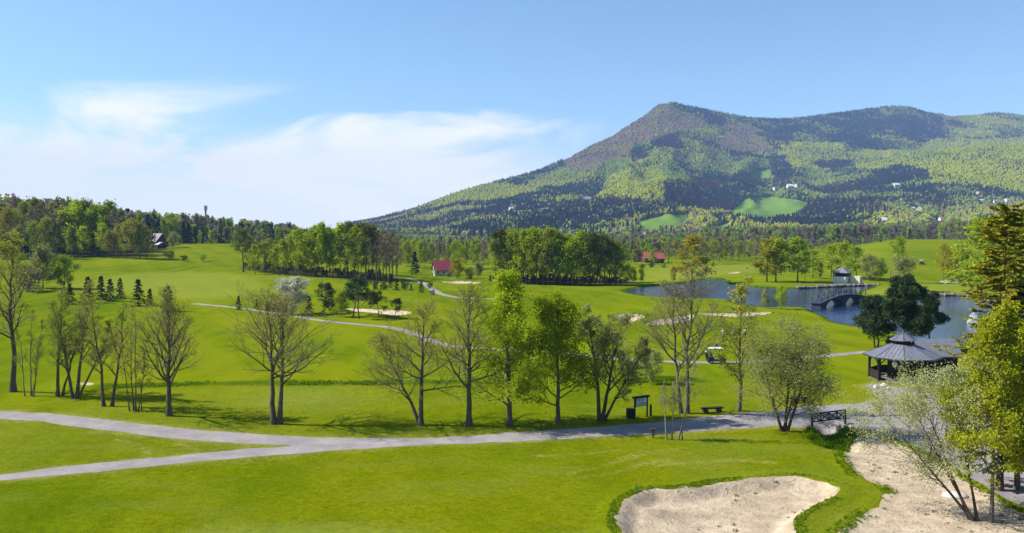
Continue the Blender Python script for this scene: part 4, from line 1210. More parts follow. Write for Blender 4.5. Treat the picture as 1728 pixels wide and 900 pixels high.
NAMES = {'slim': 'slim_tree', 'slimo': 'slim_tree', 'pine': 'pine_tree', 'bare': 'bare_tree', 'spruce': 'spruce_tree', 'tall': 'spruce_tree', 'white': 'flowering_tree', 'spine': 'pine_tree',
         'bush': 'bush', 'obush': 'bush', 'dbush': 'bush', 'bbush': 'bush'}
WORD = {'green': 'green broadleaf tree', 'lime': 'yellow-green broadleaf tree', 'fresh': 'bright green broadleaf tree', 'olive': 'dull olive broadleaf tree', 'rust': 'russet-leafed broadleaf tree',
        'gold': 'golden-leafed tree', 'grey': 'greyish budding tree', 'slim': 'slim bright green tree', 'slimo': 'slim olive tree', 'pine': 'tall dark-crowned pine', 'bare': 'dark bare tree',
        'spruce': 'small dark spruce', 'tall': 'tall dark spruce', 'bush': 'low green bush', 'obush': 'low olive bush', 'dbush': 'low dark bush', 'bbush': 'low brown bush'}


def far(u, v, vt, kind, label, group=None, depth=None, idx=None, wide=1.0, rz=None):
    p = at_depth(u, depth) if depth else hit(u, v)
    S, lf = SETS[kind]
    T = S[RND.randrange(len(S)) if idx is None else idx]
    nm = NAMES.get(kind, 'broadleaf_tree')
    cat = 'bush' if nm == 'bush' else 'tree'
    return plant(nm, T, p, h_for(u, vt, p), label, group, rz, leaf=lf, wide=wide * RND.uniform(.92, 1.1), cat=cat)


ORD = ['first', 'second', 'third', 'fourth', 'fifth', 'sixth', 'seventh', 'eighth', 'ninth', 'tenth', 'eleventh', 'twelfth', 'thirteenth']


def far_group(items, place, group, wide=1.0):
    """items (u, v, vtop, kind, depth); look-alikes are told apart by their order from the left"""
    items = sorted(items, key=lambda q: q[0])
    count = {}
    for it in items: count[it[3]] = count.get(it[3], 0) + 1
    seen = {}
    for u, v, vt, k, d in items:
        n = seen[k] = seen.get(k, -1) + 1
        lb = ('' if count[k] == 1 else ORD[n] + ' ') + WORD[k] + (' ' if count[k] == 1 else ' from the left ') + place
        far(u, v, vt, k, lb, group, depth=d, wide=wide)


# copse left of the maroon-roofed house
far_group([(*q, None) for q in [(411, 459, 384, 'pine'), (431, 463, 410, 'fresh'), (420, 457, 392, 'olive'), (447, 460, 402, 'olive'), (463, 464, 420, 'green'), (478, 463, 402, 'fresh'), (492, 463, 390, 'green'), (505, 466, 380, 'lime'),
                    (518, 466, 400, 'fresh'), (530, 467, 377, 'lime'), (543, 468, 373, 'slim'), (552, 467, 384, 'rust'), (562, 468, 386, 'green'), (575, 469, 373, 'slim'), (587, 470, 370, 'pine'),
                    (598, 471, 378, 'green'), (609, 472, 388, 'slim'), (618, 473, 371, 'pine'), (628, 473, 374, 'slimo'), (470, 456, 396, 'slimo'), (510, 458, 388, 'green'), (538, 458, 380, 'olive'),
                    (556, 460, 378, 'green'), (582, 461, 384, 'fresh'), (604, 463, 380, 'olive'), (622, 465, 386, 'green'), (490, 455, 404, 'green'), (455, 452, 400, 'olive'),
                    (638, 474, 386, 'bare'), (646, 474, 383, 'bare'), (654, 475, 394, 'bare'), (662, 471, 387, 'bare'), (669, 468, 396, 'bare')]], 'in the copse left of the maroon-roofed house', 'trees of the left copse')
far(700, 464, 424, 'tall', 'single dark spruce standing between the copse and the maroon-roofed house', idx=0, wide=1.25)
# row behind and around the maroon-roofed house
far_group([(u, 0, vt, k, RND.uniform(300, 350)) for u, vt, k in [(676, 405, 'green'), (686, 403, 'lime'), (697, 402, 'lime'), (708, 405, 'green'), (716, 415, 'slim'), (726, 408, 'green'), (737, 412, 'bare'), (748, 414, 'bare'), (757, 411, 'olive'), (767, 405, 'green'),
                 (776, 406, 'lime'), (786, 404, 'green'), (797, 411, 'olive'), (806, 408, 'green'), (815, 404, 'bare'), (824, 400, 'bare'), (834, 405, 'bare'), (690, 414, 'olive'), (720, 418, 'olive'), (760, 416, 'grey')]], 'in the row behind the maroon-roofed house', 'trees behind the maroon-roofed house')
far(772, 471, 434, 'rgold', 'small round golden-green tree right in front of the maroon-roofed house', idx=1)
far(806, 470, 440, 'sage', 'round pale bush-like tree right of the golden one by the maroon-roofed house', idx=0)
far(792, 471, 446, 'obush', 'low olive bush between the two round trees by the maroon-roofed house')
# middle copse
far_group([(*q, None) for q in [(836, 477, 400, 'green'), (846, 478, 382, 'pine'), (848, 476, 388, 'green'), (858, 478, 386, 'slimo'), (868, 479, 384, 'green'), (878, 478, 392, 'green'), (888, 480, 382, 'fresh'), (897, 480, 380, 'lime'),
                    (906, 480, 386, 'green'), (916, 481, 390, 'olive'), (926, 481, 380, 'slimo'), (936, 481, 384, 'green'), (946, 481, 390, 'green'), (957, 481, 392, 'fresh'), (966, 482, 396, 'lime'), (976, 482, 386, 'green'),
                    (985, 482, 388, 'slimo'), (994, 482, 386, 'pine'), (1003, 482, 396, 'rust'), (1012, 482, 398, 'olive'), (1020, 482, 391, 'pine'), (1029, 481, 398, 'pine'), (1038, 481, 402, 'olive'), (1047, 480, 410, 'green'),
                    (862, 472, 382, 'olive'), (884, 473, 384, 'green'), (910, 474, 384, 'slim'), (932, 474, 383, 'green'), (954, 475, 390, 'olive'), (980, 475, 390, 'green'), (1008, 476, 394, 'pine'), (1032, 476, 400, 'green')]], 'in the middle copse by the pond', 'trees of the middle copse by the pond')
far(1058, 478, 444, 'rlime', 'small yellow-green tree left of the pair just right of the middle copse', idx=0)
far(1068, 478, 447, 'rgreen', 'small green tree touching the right end of the middle copse', idx=2, wide=.8)
far(1083, 477, 450, 'rlime', 'lone small yellow-green tree right of the middle copse', idx=2, wide=.8)
far(1166, 481, 392, 'gold', 'tall golden tree on the left pond bank', idx=2, wide=1.6)
far(1136, 476, 448, 'rgold', 'small golden sapling left of the tall golden pond tree', idx=1, wide=.7)
# far side of the pond
far(1294, 476, 399, 'gold', 'leaning golden tree with two trunks on the far pond bank', idx=0, wide=1.7)
far(1309, 476, 394, 'lime', 'upright yellow-green tree right beside the leaning golden one', idx=4, wide=1.6)
far(1346, 476, 398, 'green', 'tall green tree right of the golden pair on the far bank', idx=1, wide=1.6)
far(1358, 474, 420, 'slim', 'slim tree tucked behind the tall green tree on the far bank')
far(1384, 474, 440, 'rust', 'small russet tree left of the white waterside pavilion', wide=.9)
far(1372, 470, 416, 'lime', 'yellow-green tree behind the russet one, left of the white pavilion', wide=1.5)
far(1402, 468, 408, 'fresh', 'broad bright green tree directly behind the white pavilion', idx=2, wide=1.6)
far(1424, 470, 404, 'fresh', 'tallest bright green tree over the white pavilion roof', idx=0, wide=1.6)
far(1446, 472, 412, 'green', 'green tree right behind the white pavilion', idx=2, wide=1.5)
far(1468, 474, 426, 'sage', 'pale round tree right of the white pavilion', idx=1)
far(1486, 473, 432, 'rgreen', 'small green tree between the pale round one and the willow', idx=0)
far(1516, 478, 396, 'green', 'tall green tree behind the middle pine', idx=3)
far(1522, 492, 428, 'sage', 'drooping sage-green willow behind the middle pine', idx=2, wide=1.15)
far(1592, 474, 408, 'gold', 'thin golden bush-like tree on the right hillside', idx=3, wide=1.0)
far(1606, 472, 418, 'rgold', 'short golden tree beside the thin golden one on the right hillside', idx=0, wide=.8)
far(1655, 478, 358, 'fresh', 'big bright green round tree behind the golden-tipped spruce', idx=2, depth=175, wide=1.5)
far(1712, 478, 350, 'fresh', 'big bright green tree between the two golden-tipped spruces', idx=0, depth=178, wide=1.4)
# grey-brown row beyond the pond and near the red-roofed cottages
far_group([(u, 0, vt, k, RND.uniform(345, 400)) for u, vt, k in [(1062, 415, 'tall'), (1072, 418, 'olive'), (1090, 414, 'green'), (1100, 421, 'green'), (1108, 416, 'bare'), (1119, 418, 'olive'), (1128, 408, 'bare'), (1140, 404, 'olive'), (1152, 408, 'bare'),
                 (1182, 404, 'bare'), (1193, 400, 'bare'), (1204, 404, 'olive'), (1214, 400, 'bare'), (1224, 402, 'olive'), (1235, 402, 'bare'), (1246, 404, 'olive'), (1256, 406, 'bare'), (1266, 408, 'green'),
                 (1276, 406, 'bare'), (1325, 404, 'olive'), (1338, 408, 'bare'), (1365, 410, 'olive'), (1390, 412, 'green'), (1330, 420, 'green')]], 'in the row beyond the pond', 'trees in the row beyond the pond', 1.35)

# left hillside wood, front trees
WL = [(-40, 300, 330, 'olive'), (-18, 315, 334, 'bare'), (0, 325, 332, 'olive'), (12, 305, 345, 'rust'), (26, 330, 331, 'bare'), (40, 322, 336, 'olive'), (52, 312, 350, 'bare'), (62, 335, 330, 'olive'), (74, 318, 338, 'bare'),
                    (86, 330, 342, 'olive'), (95, 315, 355, 'bare'), (104, 335, 344, 'olive'), (92, 308, 372, 'pine'), (112, 318, 346, 'olive'), (122, 325, 342, 'green'), (132, 318, 331, 'fresh'), (142, 326, 336, 'green'), (152, 320, 332, 'olive'),
                    (160, 318, 340, 'green'), (168, 326, 345, 'olive'), (177, 318, 340, 'green'), (186, 324, 335, 'slimo'), (118, 312, 380, 'green'), (140, 310, 376, 'fresh'), (172, 308, 370, 'fresh'), (192, 315, 352, 'bare'),
                    (200, 306, 372, 'rust'), (212, 302, 368, 'olive'), (224, 300, 366, 'rust'), (236, 300, 370, 'olive'), (246, 304, 378, 'olive'), (184, 305, 385, 'rust'), (204, 322, 350, 'bare'), (58, 300, 370, 'green'), (30, 298, 380, 'olive'), (8, 296, 385, 'olive'), (78, 300, 365, 'olive')]
WG = 'front trees of the wood on the left hillside'
far_group([(u, 0, vt, k, d) for u, d, vt, k in WL if u < 100], 'in the brown end of left wood', WG)
far_group([(u, 0, vt, k, d) for u, d, vt, k in WL if u >= 100], 'in the green end of left wood', WG)
far_group([(u, 0, vt, k, d) for u, d, vt, k in [(206, 400, 356, 'tall'), (216, 410, 351, 'tall'), (228, 405, 360, 'tall'), (236, 420, 358, 'tall'), (250, 430, 360, 'tall'), (258, 425, 362, 'tall'), (267, 430, 370, 'tall'), (310, 430, 374, 'tall'), (318, 432, 376, 'tall'),
                    (276, 440, 364, 'green'), (290, 440, 366, 'green'), (302, 438, 372, 'olive')]], 'around the grey-roofed hillside house', 'trees around the grey-roofed hillside house')
far(291, 418, 390, 'sage', 'round pale-leafed tree right of the grey-roofed hillside house', idx=1)
far(302, 417, 396, 'rgreen', 'round dark green tree right of the pale-leafed one by the hillside house', idx=0)
far(287, 437, 421, 'obush', 'olive bush right below the grey-roofed hillside house', wide=1.2)
far(311, 441, 429, 'dbush', 'small dark bush on the slope below the hillside house')
far(342, 441, 425, 'bush', 'lone round green bush out on the left slope')
# single trees on the left fairway
far(73, 487, 407, 'sage', 'large round whitish-green tree at the left edge of the fairway', idx=0, wide=1.15)
far(108, 487, 427, 'rgreen', 'round green tree right of the whitish one on the left fairway', idx=1)
far(28, 486, 418, 'olive', 'grey-olive tree left of the large whitish round tree', idx=3)
far(48, 492, 440, 'bbush', 'brownish thicket in front of the large whitish round tree')
for i, (u, v, vt, lb) in enumerate([(118, 514, 478, 'leftmost small spruce of the fairway row, half brown'), (149, 512, 466, 'second small spruce from the left in the fairway row'), (171, 506, 465, 'third small spruce from the left in the fairway row'),
                      (186, 509, 470, 'fourth small spruce from the left in the fairway row'), (203, 504, 469, 'fifth small spruce from the left, slim and pointed'), (234, 517, 470, 'widest dark small spruce behind the broad bare tree'),
                      (253, 515, 487, 'short spruce touching the widest dark one'), (284, 526, 482, 'brownish spruce above the vase-shaped bare tree'), (403, 523, 499, 'tiny spruce left of the two-trunked bare tree top'),
                      (433, 522, 505, 'tiniest spruce between the boughs of the two-trunked tree'), (521, 534, 500, 'dark spruce at the right foot of the white-blossoming tree')]):
    far(u, v, vt, 'spruce', lb, 'small spruces on the fairway', idx=i % 4)
far(494, 531, 463, 'white', 'white-blossoming round tree on the fairway by the path', idx=0, wide=1.35)
far(456, 526, 505, 'dbush', 'low dark bush at the left foot of the white-blossoming tree')
for u, v, vt, k, ix, lb in [(547, 528, 474, 'spine', 3, 'leaning pine left of the small yellow-green tree'), (574, 535, 488, 'rlime', 0, 'small yellow-green tree among the fairway pines'), (596, 534, 470, 'spine', 1, 'slim pine left behind the tallest fairway pine'),
                    (606, 538, 462, 'spine', 0, 'tallest pine of the fairway group by the sand bunker'), (640, 537, 488, 'spine', 3, 'bent pine right of the tallest fairway pine'), (666, 538, 502, 'spine', 2, 'small leaning pine at the right end of the fairway group'),
                    (562, 530, 492, 'dbush', 1, 'dark bush under the leaning fairway pine')]:
    far(u, v, vt, k, lb, 'pine group on the fairway', idx=ix, wide=1.1)
for u, v, vt, k, lb in [(634, 489, 472, 'dbush', 'dark round bush at the left end of the low row below the bare trees'), (647, 489, 474, 'dbush', 'second dark bush in the low row below the bare trees'), (659, 486, 466, 'spruce', 'pointed small spruce in the low row below the bare trees'),
                        (669, 490, 469, 'spruce', 'squat spruce right of the pointed one in the low row'), (682, 489, 470, 'dbush', 'widest dark bush of the low row'), (694, 491, 479, 'spruce', 'tiny cone-shaped spruce at the right of the low row'),
                        (711, 494, 473, 'spruce', 'lone pointed spruce left of the cart path bend'), (726, 487, 474, 'dbush', 'small spreading dark shrub above the cart path bend'), (730, 498, 487, 'bbush', 'reddish-brown low bush beside the cart path bend')]:
    far(u, v, vt, k, lb, 'low shrubs below the bare trees')
for u, v, vt, lb in [(1290, 521, 486, 'leafy waterside bush on the near pond shore'), (1318, 522, 478, 'taller yellow-green waterside bush left of the footbridge')]:
    far(u, v, vt, 'rlime' if u > 1300 else 'sage', lb, wide=.8)
far(1098, 648, 585, 'sage', 'half-leafed small tree in the dark ditch behind the notice board', idx=1)
for u, v, lb in [(1455, 412, 'left'), (1468, 410, 'middle'), (1486, 409, 'right')]:
    far(u, v, v - 6, 'dbush', lb + ' one of three dark bushes on top of the right hillside', 'bushes on the right hilltop')

# ------------------------------------------------------------------ woods behind, too far and dense to count
rng = np.random.default_rng(9)
LITE = []
for i in range(4):
    w_, l_ = leafy_tree(300 + i, 1.0, 10, .26, .22, (1.1, .5), .5, 260, .085, 3, 0, None, .14, .05, (0, 0), .5, None, 4)
    V_ = np.r_[w_[0], l_[0]]; m_ = mesh_np('lite_tree', V_, np.r_[w_[1], l_[1] + len(w_[0])], M_LITE); LITE.append(m_)
for i in range(2):
    w_, l_, t_ = bare_tree(310 + i, ST1, 1.0, 12, .26, .3, (.8, .4), .6, 5, 3, 0, .022, 0, twig=.006)
    w_ = join([w_, t_]); LITE.append(mesh_np('lite_bare', w_[0], w_[1], M_LITE))
for i in range(2):
    w_, l_ = conifer(320 + i, 1.0, .18, 60, 7, .085, -.35, .06, 0, .07)
    LITE.append(mesh_np('lite_conifer', np.r_[w_[0], l_[0]], np.r_[w_[1], l_[1] + len(w_[0])], M_LITE))


def wood_mass(name, label, rows, seed, mixw):
    """rows: (u0, u1, depth0, depth1, count, vtop at u0, vtop at u1)"""
    rng = np.random.default_rng(seed); P = []; S = []; K = []; T = []
    for u0, u1, d0, d1, cnt, va, vb in rows:
        for _ in range(cnt):
            f = rng.random(); u = u0 + (u1 - u0) * f; d = rng.uniform(d0, d1)
            p = at_depth(u, d); h = max(5.0, (z_of(u, va + (vb - va) * f, p[0], p[1]) - p[2]) * rng.uniform(.72, 1.06))
            k = rng.choice(3, p=mixw); r = rng.random()
            if k == 0: K.append(rng.integers(0, 4)); a, b = ((.085, .125, .018), (.15, .185, .02)) if rng.random() < .6 else ((.08, .085, .035), (.12, .115, .05))
            elif k == 1: K.append(4 + rng.integers(0, 2) if rng.random() < .3 else rng.integers(0, 4)); a, b = (.07, .056, .046), (.115, .092, .07)
            else: K.append(6 + rng.integers(0, 2)); a, b = (.012, .026, .018), (.028, .046, .026)
            T.append((np.array(a) * (1 - r) + np.array(b) * r) * (1.6 if k == 2 else 2.5))
            w = h * (rng.uniform(.75, 1.1)); P.append(p - (0, 0, .1)); S.append((w, w, h))
    return scatter(name, np.array(P), K, np.array(S), np.array(T), LITE, label, 'woodland')


wood_mass('hill_woodland', 'mixed woodland closing the left hillside behind the fields',
          [(-120, 120, 340, 440, 150, 335, 342), (110, 260, 335, 440, 70, 342, 366), (255, 500, 462, 560, 190, 360, 379), (480, 680, 420, 600, 150, 384, 398), (300, 500, 452, 470, 60, 378, 388), (-120, 260, 450, 560, 120, 336, 362)], 21, (.60, .27, .13))
wood_mass('valley_woodland', 'grey-brown belt of trees at the foot of the mountain',
          [(640, 1080, 350, 520, 230, 404, 404), (640, 1080, 520, 850, 330, 400, 398), (1050, 1320, 392, 450, 90, 408, 404), (1050, 1320, 440, 600, 200, 402, 398), (1060, 1320, 600, 900, 220, 396, 388), (1290, 1480, 480, 640, 110, 404, 400), (1180, 1640, 620, 800, 330, 386, 378),
           (1180, 1640, 800, 950, 300, 386, 374), (1600, 1800, 500, 950, 150, 374, 370), (640, 1100, 850, 1150, 300, 398, 394), (1060, 1800, 900, 1180, 380, 388, 372)], 22, (.54, .43, .03))

far(1100, 452, 440, 'dbush', 'dark bush between the middle and rightmost red-roofed cottages', wide=1.3)
far(1084, 454, 444, 'dbush', 'dark bush in front of the leftmost red-roofed cottage', wide=1.4)
far(1120, 452, 441, 'obush', 'olive bush right of the rightmost red-roofed cottage', wide=1.4)
far(736, 466, 452, 'bush', 'green bush at the left corner of the maroon-roofed house', wide=.9)
far(757, 467, 455, 'obush', 'olive bush at the right front of the maroon-roofed house', wide=.9)

# undergrowth in the copses
for P_, lb in zip(COPSE_FLOORS, ('dark undergrowth along the foot of the left copse', 'dark undergrowth along the foot of the middle copse')):
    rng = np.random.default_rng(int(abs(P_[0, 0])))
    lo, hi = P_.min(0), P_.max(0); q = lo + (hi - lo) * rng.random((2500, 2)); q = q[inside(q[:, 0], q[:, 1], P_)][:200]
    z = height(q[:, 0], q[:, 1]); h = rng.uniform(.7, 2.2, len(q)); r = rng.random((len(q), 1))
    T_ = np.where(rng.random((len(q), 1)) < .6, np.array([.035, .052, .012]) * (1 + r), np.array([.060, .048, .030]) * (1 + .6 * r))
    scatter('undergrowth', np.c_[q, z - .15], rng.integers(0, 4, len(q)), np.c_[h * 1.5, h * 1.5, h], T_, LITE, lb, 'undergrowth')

# ------------------------------------------------------------------ buildings
M_DARKWOOD = plain('dark_stained_wood', (0.020, 0.014, 0.011), 0.75, 0.3, 0.4, 4)
M_BROWNWOOD = plain('brown_wood', (0.070, 0.040, 0.022), 0.8, 0.25, 0.35, 5)
M_SLATE = plain('grey_sheet_roof', (0.165, 0.170, 0.200), 0.42, 0.5, 0.18, 1.5)
M_SEAM = plain('roof_seam', (0.095, 0.098, 0.115), 0.45, 0.5, 0.15, 3)
M_GUTTER = plain('gutter_metal', (0.035, 0.032, 0.032), 0.4, 0.5, 0.2, 5)
M_WHITE = plain('white_render', (0.70, 0.69, 0.64), 0.85, 0.2, 0.10, 1.2)
M_CREAM = plain('cream_render', (0.62, 0.56, 0.42), 0.85, 0.2, 0.12, 1.2)
M_GREENW = plain('pale_green_boards', (0.42, 0.52, 0.46), 0.8, 0.2, 0.15, 2.0)
M_MAROON = plain('maroon_roof', (0.22, 0.035, 0.050), 0.6, 0.35, 0.2, 1.5)
M_RED = plain('red_tile_roof', (0.36, 0.095, 0.072), 0.75, 0.25, 0.25, 1.5)
M_ORANGE = plain('orange_tile_roof', (0.48, 0.16, 0.08), 0.75, 0.25, 0.25, 1.5)
M_GREYROOF = plain('weathered_grey_roof', (0.23, 0.22, 0.23), 0.7, 0.3, 0.2, 1.2)
M_PALEROOF = plain('pale_metal_roof', (0.60, 0.62, 0.66), 0.45, 0.5, 0.1, 1.0)
M_STONE = plain('rough_stone', (0.17, 0.15, 0.13), 0.9, 0.2, 0.4, 2.5)
M_BRIDGE = plain('dark_bridge_stone', (0.040, 0.042, 0.062), 0.85, 0.25, 0.4, 1.5)
M_BOULDER = plain('pale_boulder', (0.56, 0.53, 0.49), 0.85, 0.25, 0.15, 2.0)
M_GLASS = NT('window_glass'); M_GLASS = M_GLASS.end(M_GLASS.bsdf((0.02, 0.025, 0.03), 0.08, 0.6))
M_BLACK = plain('black_plastic', (0.014, 0.014, 0.015), 0.45, 0.45, 0.3, 6)
M_CARTWHITE = plain('white_plastic', (0.78, 0.78, 0.76), 0.4, 0.45, 0.05, 3)
M_STAKE = plain('green_stake', (0.02, 0.16, 0.09), 0.5, 0.4, 0.2, 8)
M_BIN = plain('dark_bin_wood', (0.022, 0.014, 0.016), 0.8, 0.3, 0.3, 5)


def gable(L, W, z0, z1, over=0.35, th=0.14):
    """two roof slabs with the ridge along x; returns one solid"""
    m = MB(); hw = W / 2 + over; hl = L / 2 + over; dz = (z1 - z0) * over / (W / 2)
    for s in (1, -1):
        P = [(-hl, s * hw, z0 - dz), (hl, s * hw, z0 - dz), (hl, 0, z1), (-hl, 0, z1)]
        Q = [(x, y, z + th) for x, y, z in P]
        F = [(0, 1, 2, 3), (7, 6, 5, 4), (0, 4, 5, 1), (1, 5, 6, 2), (2, 6, 7, 3), (3, 7, 4, 0)]
        m.add(P + Q, F if s < 0 else [f[::-1] for f in F])
    return m


def house(p, L, W, hw, hr, rz, wall, roof, label, group=None, windows=3, chimney=True, sink=0.6, name='house', s=1.0):
    e = empty(name, p, rz, s)
    tri = [(-W / 2, hw), (W / 2, hw), (0, hr - 0.04)]
    m = MB(); x = L / 2; y = W / 2
    V = [(a * x, b * y, z) for z in (-sink, hw) for a, b in ((-1, -1), (1, -1), (1, 1), (-1, 1))] + [(-x, 0, hr - .05), (x, 0, hr - .05)]
    m.add(V, [(0, 1, 5, 4), (2, 3, 7, 6), (1, 2, 6, 9, 5), (3, 0, 4, 8, 7), (3, 2, 1, 0), (4, 5, 9, 8), (6, 7, 8, 9)])
    m.build('wall', wall, e)
    r = gable(L, W, hw, hr).build('roof', roof, e)
    if chimney: MB().box((L * .2, W * .1, hr + .25), (.6, .6, 1.3)).build('chimney', M_RED, r)
    for i in range(windows):
        cx = -x + L * (i + .5) / windows
        w = MB().box((cx, -y - .03, hw * .55), (L * .16, .08, hw * .36)).build('window', M_WHITE, e)
        MB().box((cx, -y - .08, hw * .55), (L * .13, .05, hw * .29)).build('pane', M_GLASS, w)
    for s2 in (-1, 1):
        w = MB().box((s2 * (x + .03), 0, hw * .9), (.08, W * .18, hw * .30)).build('window', M_WHITE, e)
        MB().box((s2 * (x + .08), 0, hw * .9), (.05, W * .14, hw * .23)).build('pane', M_GLASS, w)
    MB().box((x * .55, -y - .05, hw * .36), (.95, .1, hw * .74)).build('door', M_BROWNWOOD, e)
    return tag(e, label, 'house', group)


house(hit(747, 465), 5.8, 5.2, 2.0, 4.7, 0.25, M_GREENW, M_MAROON, 'small pale house with steep maroon roof between the copses', windows=3)
p = at_depth(264, 392)
house(p, 8.0, 7.0, 2.6, 6.2, -0.5, M_BROWNWOOD, M_GREYROOF, 'grey-roofed house among trees on the left hillside')
p = at_depth(271, 378)
house(p, 5.0, 3.4, 1.6, 2.6, -0.9, M_DARKWOOD, M_PALEROOF, 'low shed with pale roof below the grey-roofed hillside house', windows=1, chimney=False, name='shed')
for u, d, L, W, hw, hr, rz, rf, lb in [(1078, 372, 3.6, 4.2, 2.4, 5.6, 1.3, M_RED, 'steep red-roofed cottage, leftmost of three beyond the middle copse'), (1092, 365, 3.6, 4, 2.2, 4.4, .3, M_ORANGE, 'middle red-roofed cottage of three beyond the middle copse'),
                                       (1111, 360, 4.4, 4.2, 2.2, 4.4, .1, M_RED, 'rightmost, widest red-roofed cottage beyond the middle copse')]:
    house(at_depth(u, d), L, W, hw, hr, rz, M_BROWNWOOD, rf, lb, 'red-roofed cottages beyond the middle copse')
for u, v, L, hr, rz, w, rf, lb in HOUSES:
    q = hit(u, v, 4200)
    sc = max(0.8, q[1] / 1400 * L / 9.0)
    house(q, 9, 7, 3.4, 6.2, rz, w and M_WHITE or M_CREAM, {'r': M_RED, 'o': M_ORANGE, 'g': M_GREYROOF, 'w': M_PALEROOF}[rf], lb, 'houses scattered on the mountain foot', 2, False, 3.0, s=sc)

# ---- mast on the skyline
p = at_depth(348, 520); zt = z_of(348, 347, p[0], p[1]); hm_ = zt - p[2]
e = empty('antenna_mast', p)
MB().cyl((0, 0, 0), (0, 0, hm_), .7, .5, 10).build('pole', M_GREYROOF, e)
for k in range(6):
    a = k * math.pi / 3
    q = MB().box((.9 * math.cos(a), .9 * math.sin(a), hm_ - 1.4), (.35, .35, 2.6), a).build('antenna', M_PALEROOF, e)
    MB().bar((.3 * math.cos(a), .3 * math.sin(a), hm_ - 1.6), (.8 * math.cos(a), .8 * math.sin(a), hm_ - 1.6), .1).build('bracket', M_GREYROOF, q)
MB().cyl((0, 0, hm_ - 3.2), (0, 0, hm_ - 3.0), 1.0, 1.0, 12).build('platform', M_GREYROOF, e)
tag(e, 'slim grey antenna mast on the left skyline', 'mast')

# ---- dark octagonal pavilion
p = at_depth(1527, 82.0)
pav = empty('pavilion', p, 0.0, (.80, .80, .92))
NS = 8; AO = math.pi / 8


def ring(R, z, k=NS, off=AO): return [np.array([R * math.cos(off + i * 2 * math.pi / k), R * math.sin(off + i * 2 * math.pi / k), z]) for i in range(k)]


def roof_panels(parent, R0, z0, R1, z1, nseam, th=.07):
    A, B = ring(R0, z0), ring(R1, z1)
    for i in range(NS):
        a, b, c, d = A[i], A[(i + 1) % NS], B[(i + 1) % NS], B[i]
        up = np.array([0, 0, th])
        m = MB().add([a, b, c, d, a + up, b + up, c + up, d + up], [(0, 3, 2, 1), (4, 5, 6, 7), (0, 1, 5, 4), (1, 2, 6, 5), (2, 3, 7, 6), (3, 0, 4, 7)])
        q = m.build('roof_panel', M_SLATE, parent)
        ms = MB(); ms.bar(a + up, d + up, .09, .07)
        w = np.linalg.norm(b - a)
        for k in range(1, nseam):
            f = k / nseam; lo = a * (1 - f) + b * f
            mid = (a + b) / 2; dirn = ((c + d) / 2 - mid)
            tmax = 1.0 if R1 / R0 > abs(2 * f - 1) else (1 - abs(2 * f - 1)) / (1 - R1 / R0)
            ms.bar(lo + up, lo + dirn * min(1, tmax) * .995 + up, .035, .05)
        ms.build('seam', M_SEAM, q)


roof_panels(pav, 4.45, 2.50, 1.30, 3.72, 7)
roof_panels(pav, 1.55, 4.18, 0.05, 4.98, 4)
for i, (a, b) in enumerate(zip(ring(1.12, 3.60), ring(1.12, 4.17))):
    MB().bar(a, b, .14).build('cupola_post', M_DARKWOOD, pav)
MB().prism([q[:2] for q in ring(1.02, 0)], 3.62, 3.95).build('cupola_wall', M_DARKWOOD, pav)
MB().cyl((0, 0, 4.98), (0, 0, 5.25), .07, .01, 6).build('finial', M_SEAM, pav)
A, B = ring(3.75, 0.0), ring(3.75, 2.62)
E = ring(4.52, 2.47)
for i in range(NS):
    q = MB().bar(A[i], B[i], .24).build('post', M_DARKWOOD, pav)
    j = (i + 1) % NS
    br = MB()
    for s_, o_ in ((i, j), (j, i)):
        u_ = (A[o_] - A[s_]) / np.linalg.norm(A[o_] - A[s_])
        br.bar(A[s_] + (0, 0, 1.7), A[s_] + u_ * .75 + (0, 0, 2.42), .11)
    br.build('brace', M_DARKWOOD, pav)
    MB().bar(B[i] - (0, 0, .12), B[j] - (0, 0, .12), .18, .22).build('beam', M_DARKWOOD, pav)
    MB().bar(E[i], E[j], .13, .13).build('gutter', M_GUTTER, pav)
    if i not in (4, 5):
        MB().bar(A[i] + (0, 0, .55), A[j] + (0, 0, .55), .07, .9).build('parapet', M_DARKWOOD, pav)
MB().prism([q[:2] for q in ring(3.9, 0)], -.25, .03).build('floor', M_STONE, pav)
MB().prism([q[:2] for q in ring(1.7, 0)], .03, 2.3).build('bar_counter', M_DARKWOOD, pav)
c_ = (A[4] + A[5]) / 2; n_ = unit(np.array([c_[0], c_[1], 0.0]))
q = c_ * 1.02 + np.array([0, 0, 1.95]) + np.array([0.25, -.35, 0])
MB().cyl(q, q + n_ * .06, .33, .33, 20).build('round_sign', M_CREAM, pav)
k = E[4]
pipe = MB()
for a_, b_ in ((k, k + (.35, .1, -.45)), (k + (.35, .1, -.45), A[4] * 1.05 + (0, 0, 1.7)), (A[4] * 1.05 + (0, 0, 1.7), A[4] * 1.05)): pipe.cyl(a_, b_, .06, .06, 8)
pipe.build('downpipe', M_GUTTER, pav)
an = MB().box((5.2, 2.6, 1.2), (4.2, 3.6, 2.5)).build('annex', M_DARKWOOD, pav)
g_ = gable(4.4, 3.8, 2.5, 3.9, .4); g_.V = [v + np.array([5.2, 2.6, 0]) for v in g_.V]; g_.build('annex_roof', M_SLATE, an)
tag(pav, 'dark octagonal timber pavilion with grey seamed roof and cupola', 'pavilion')
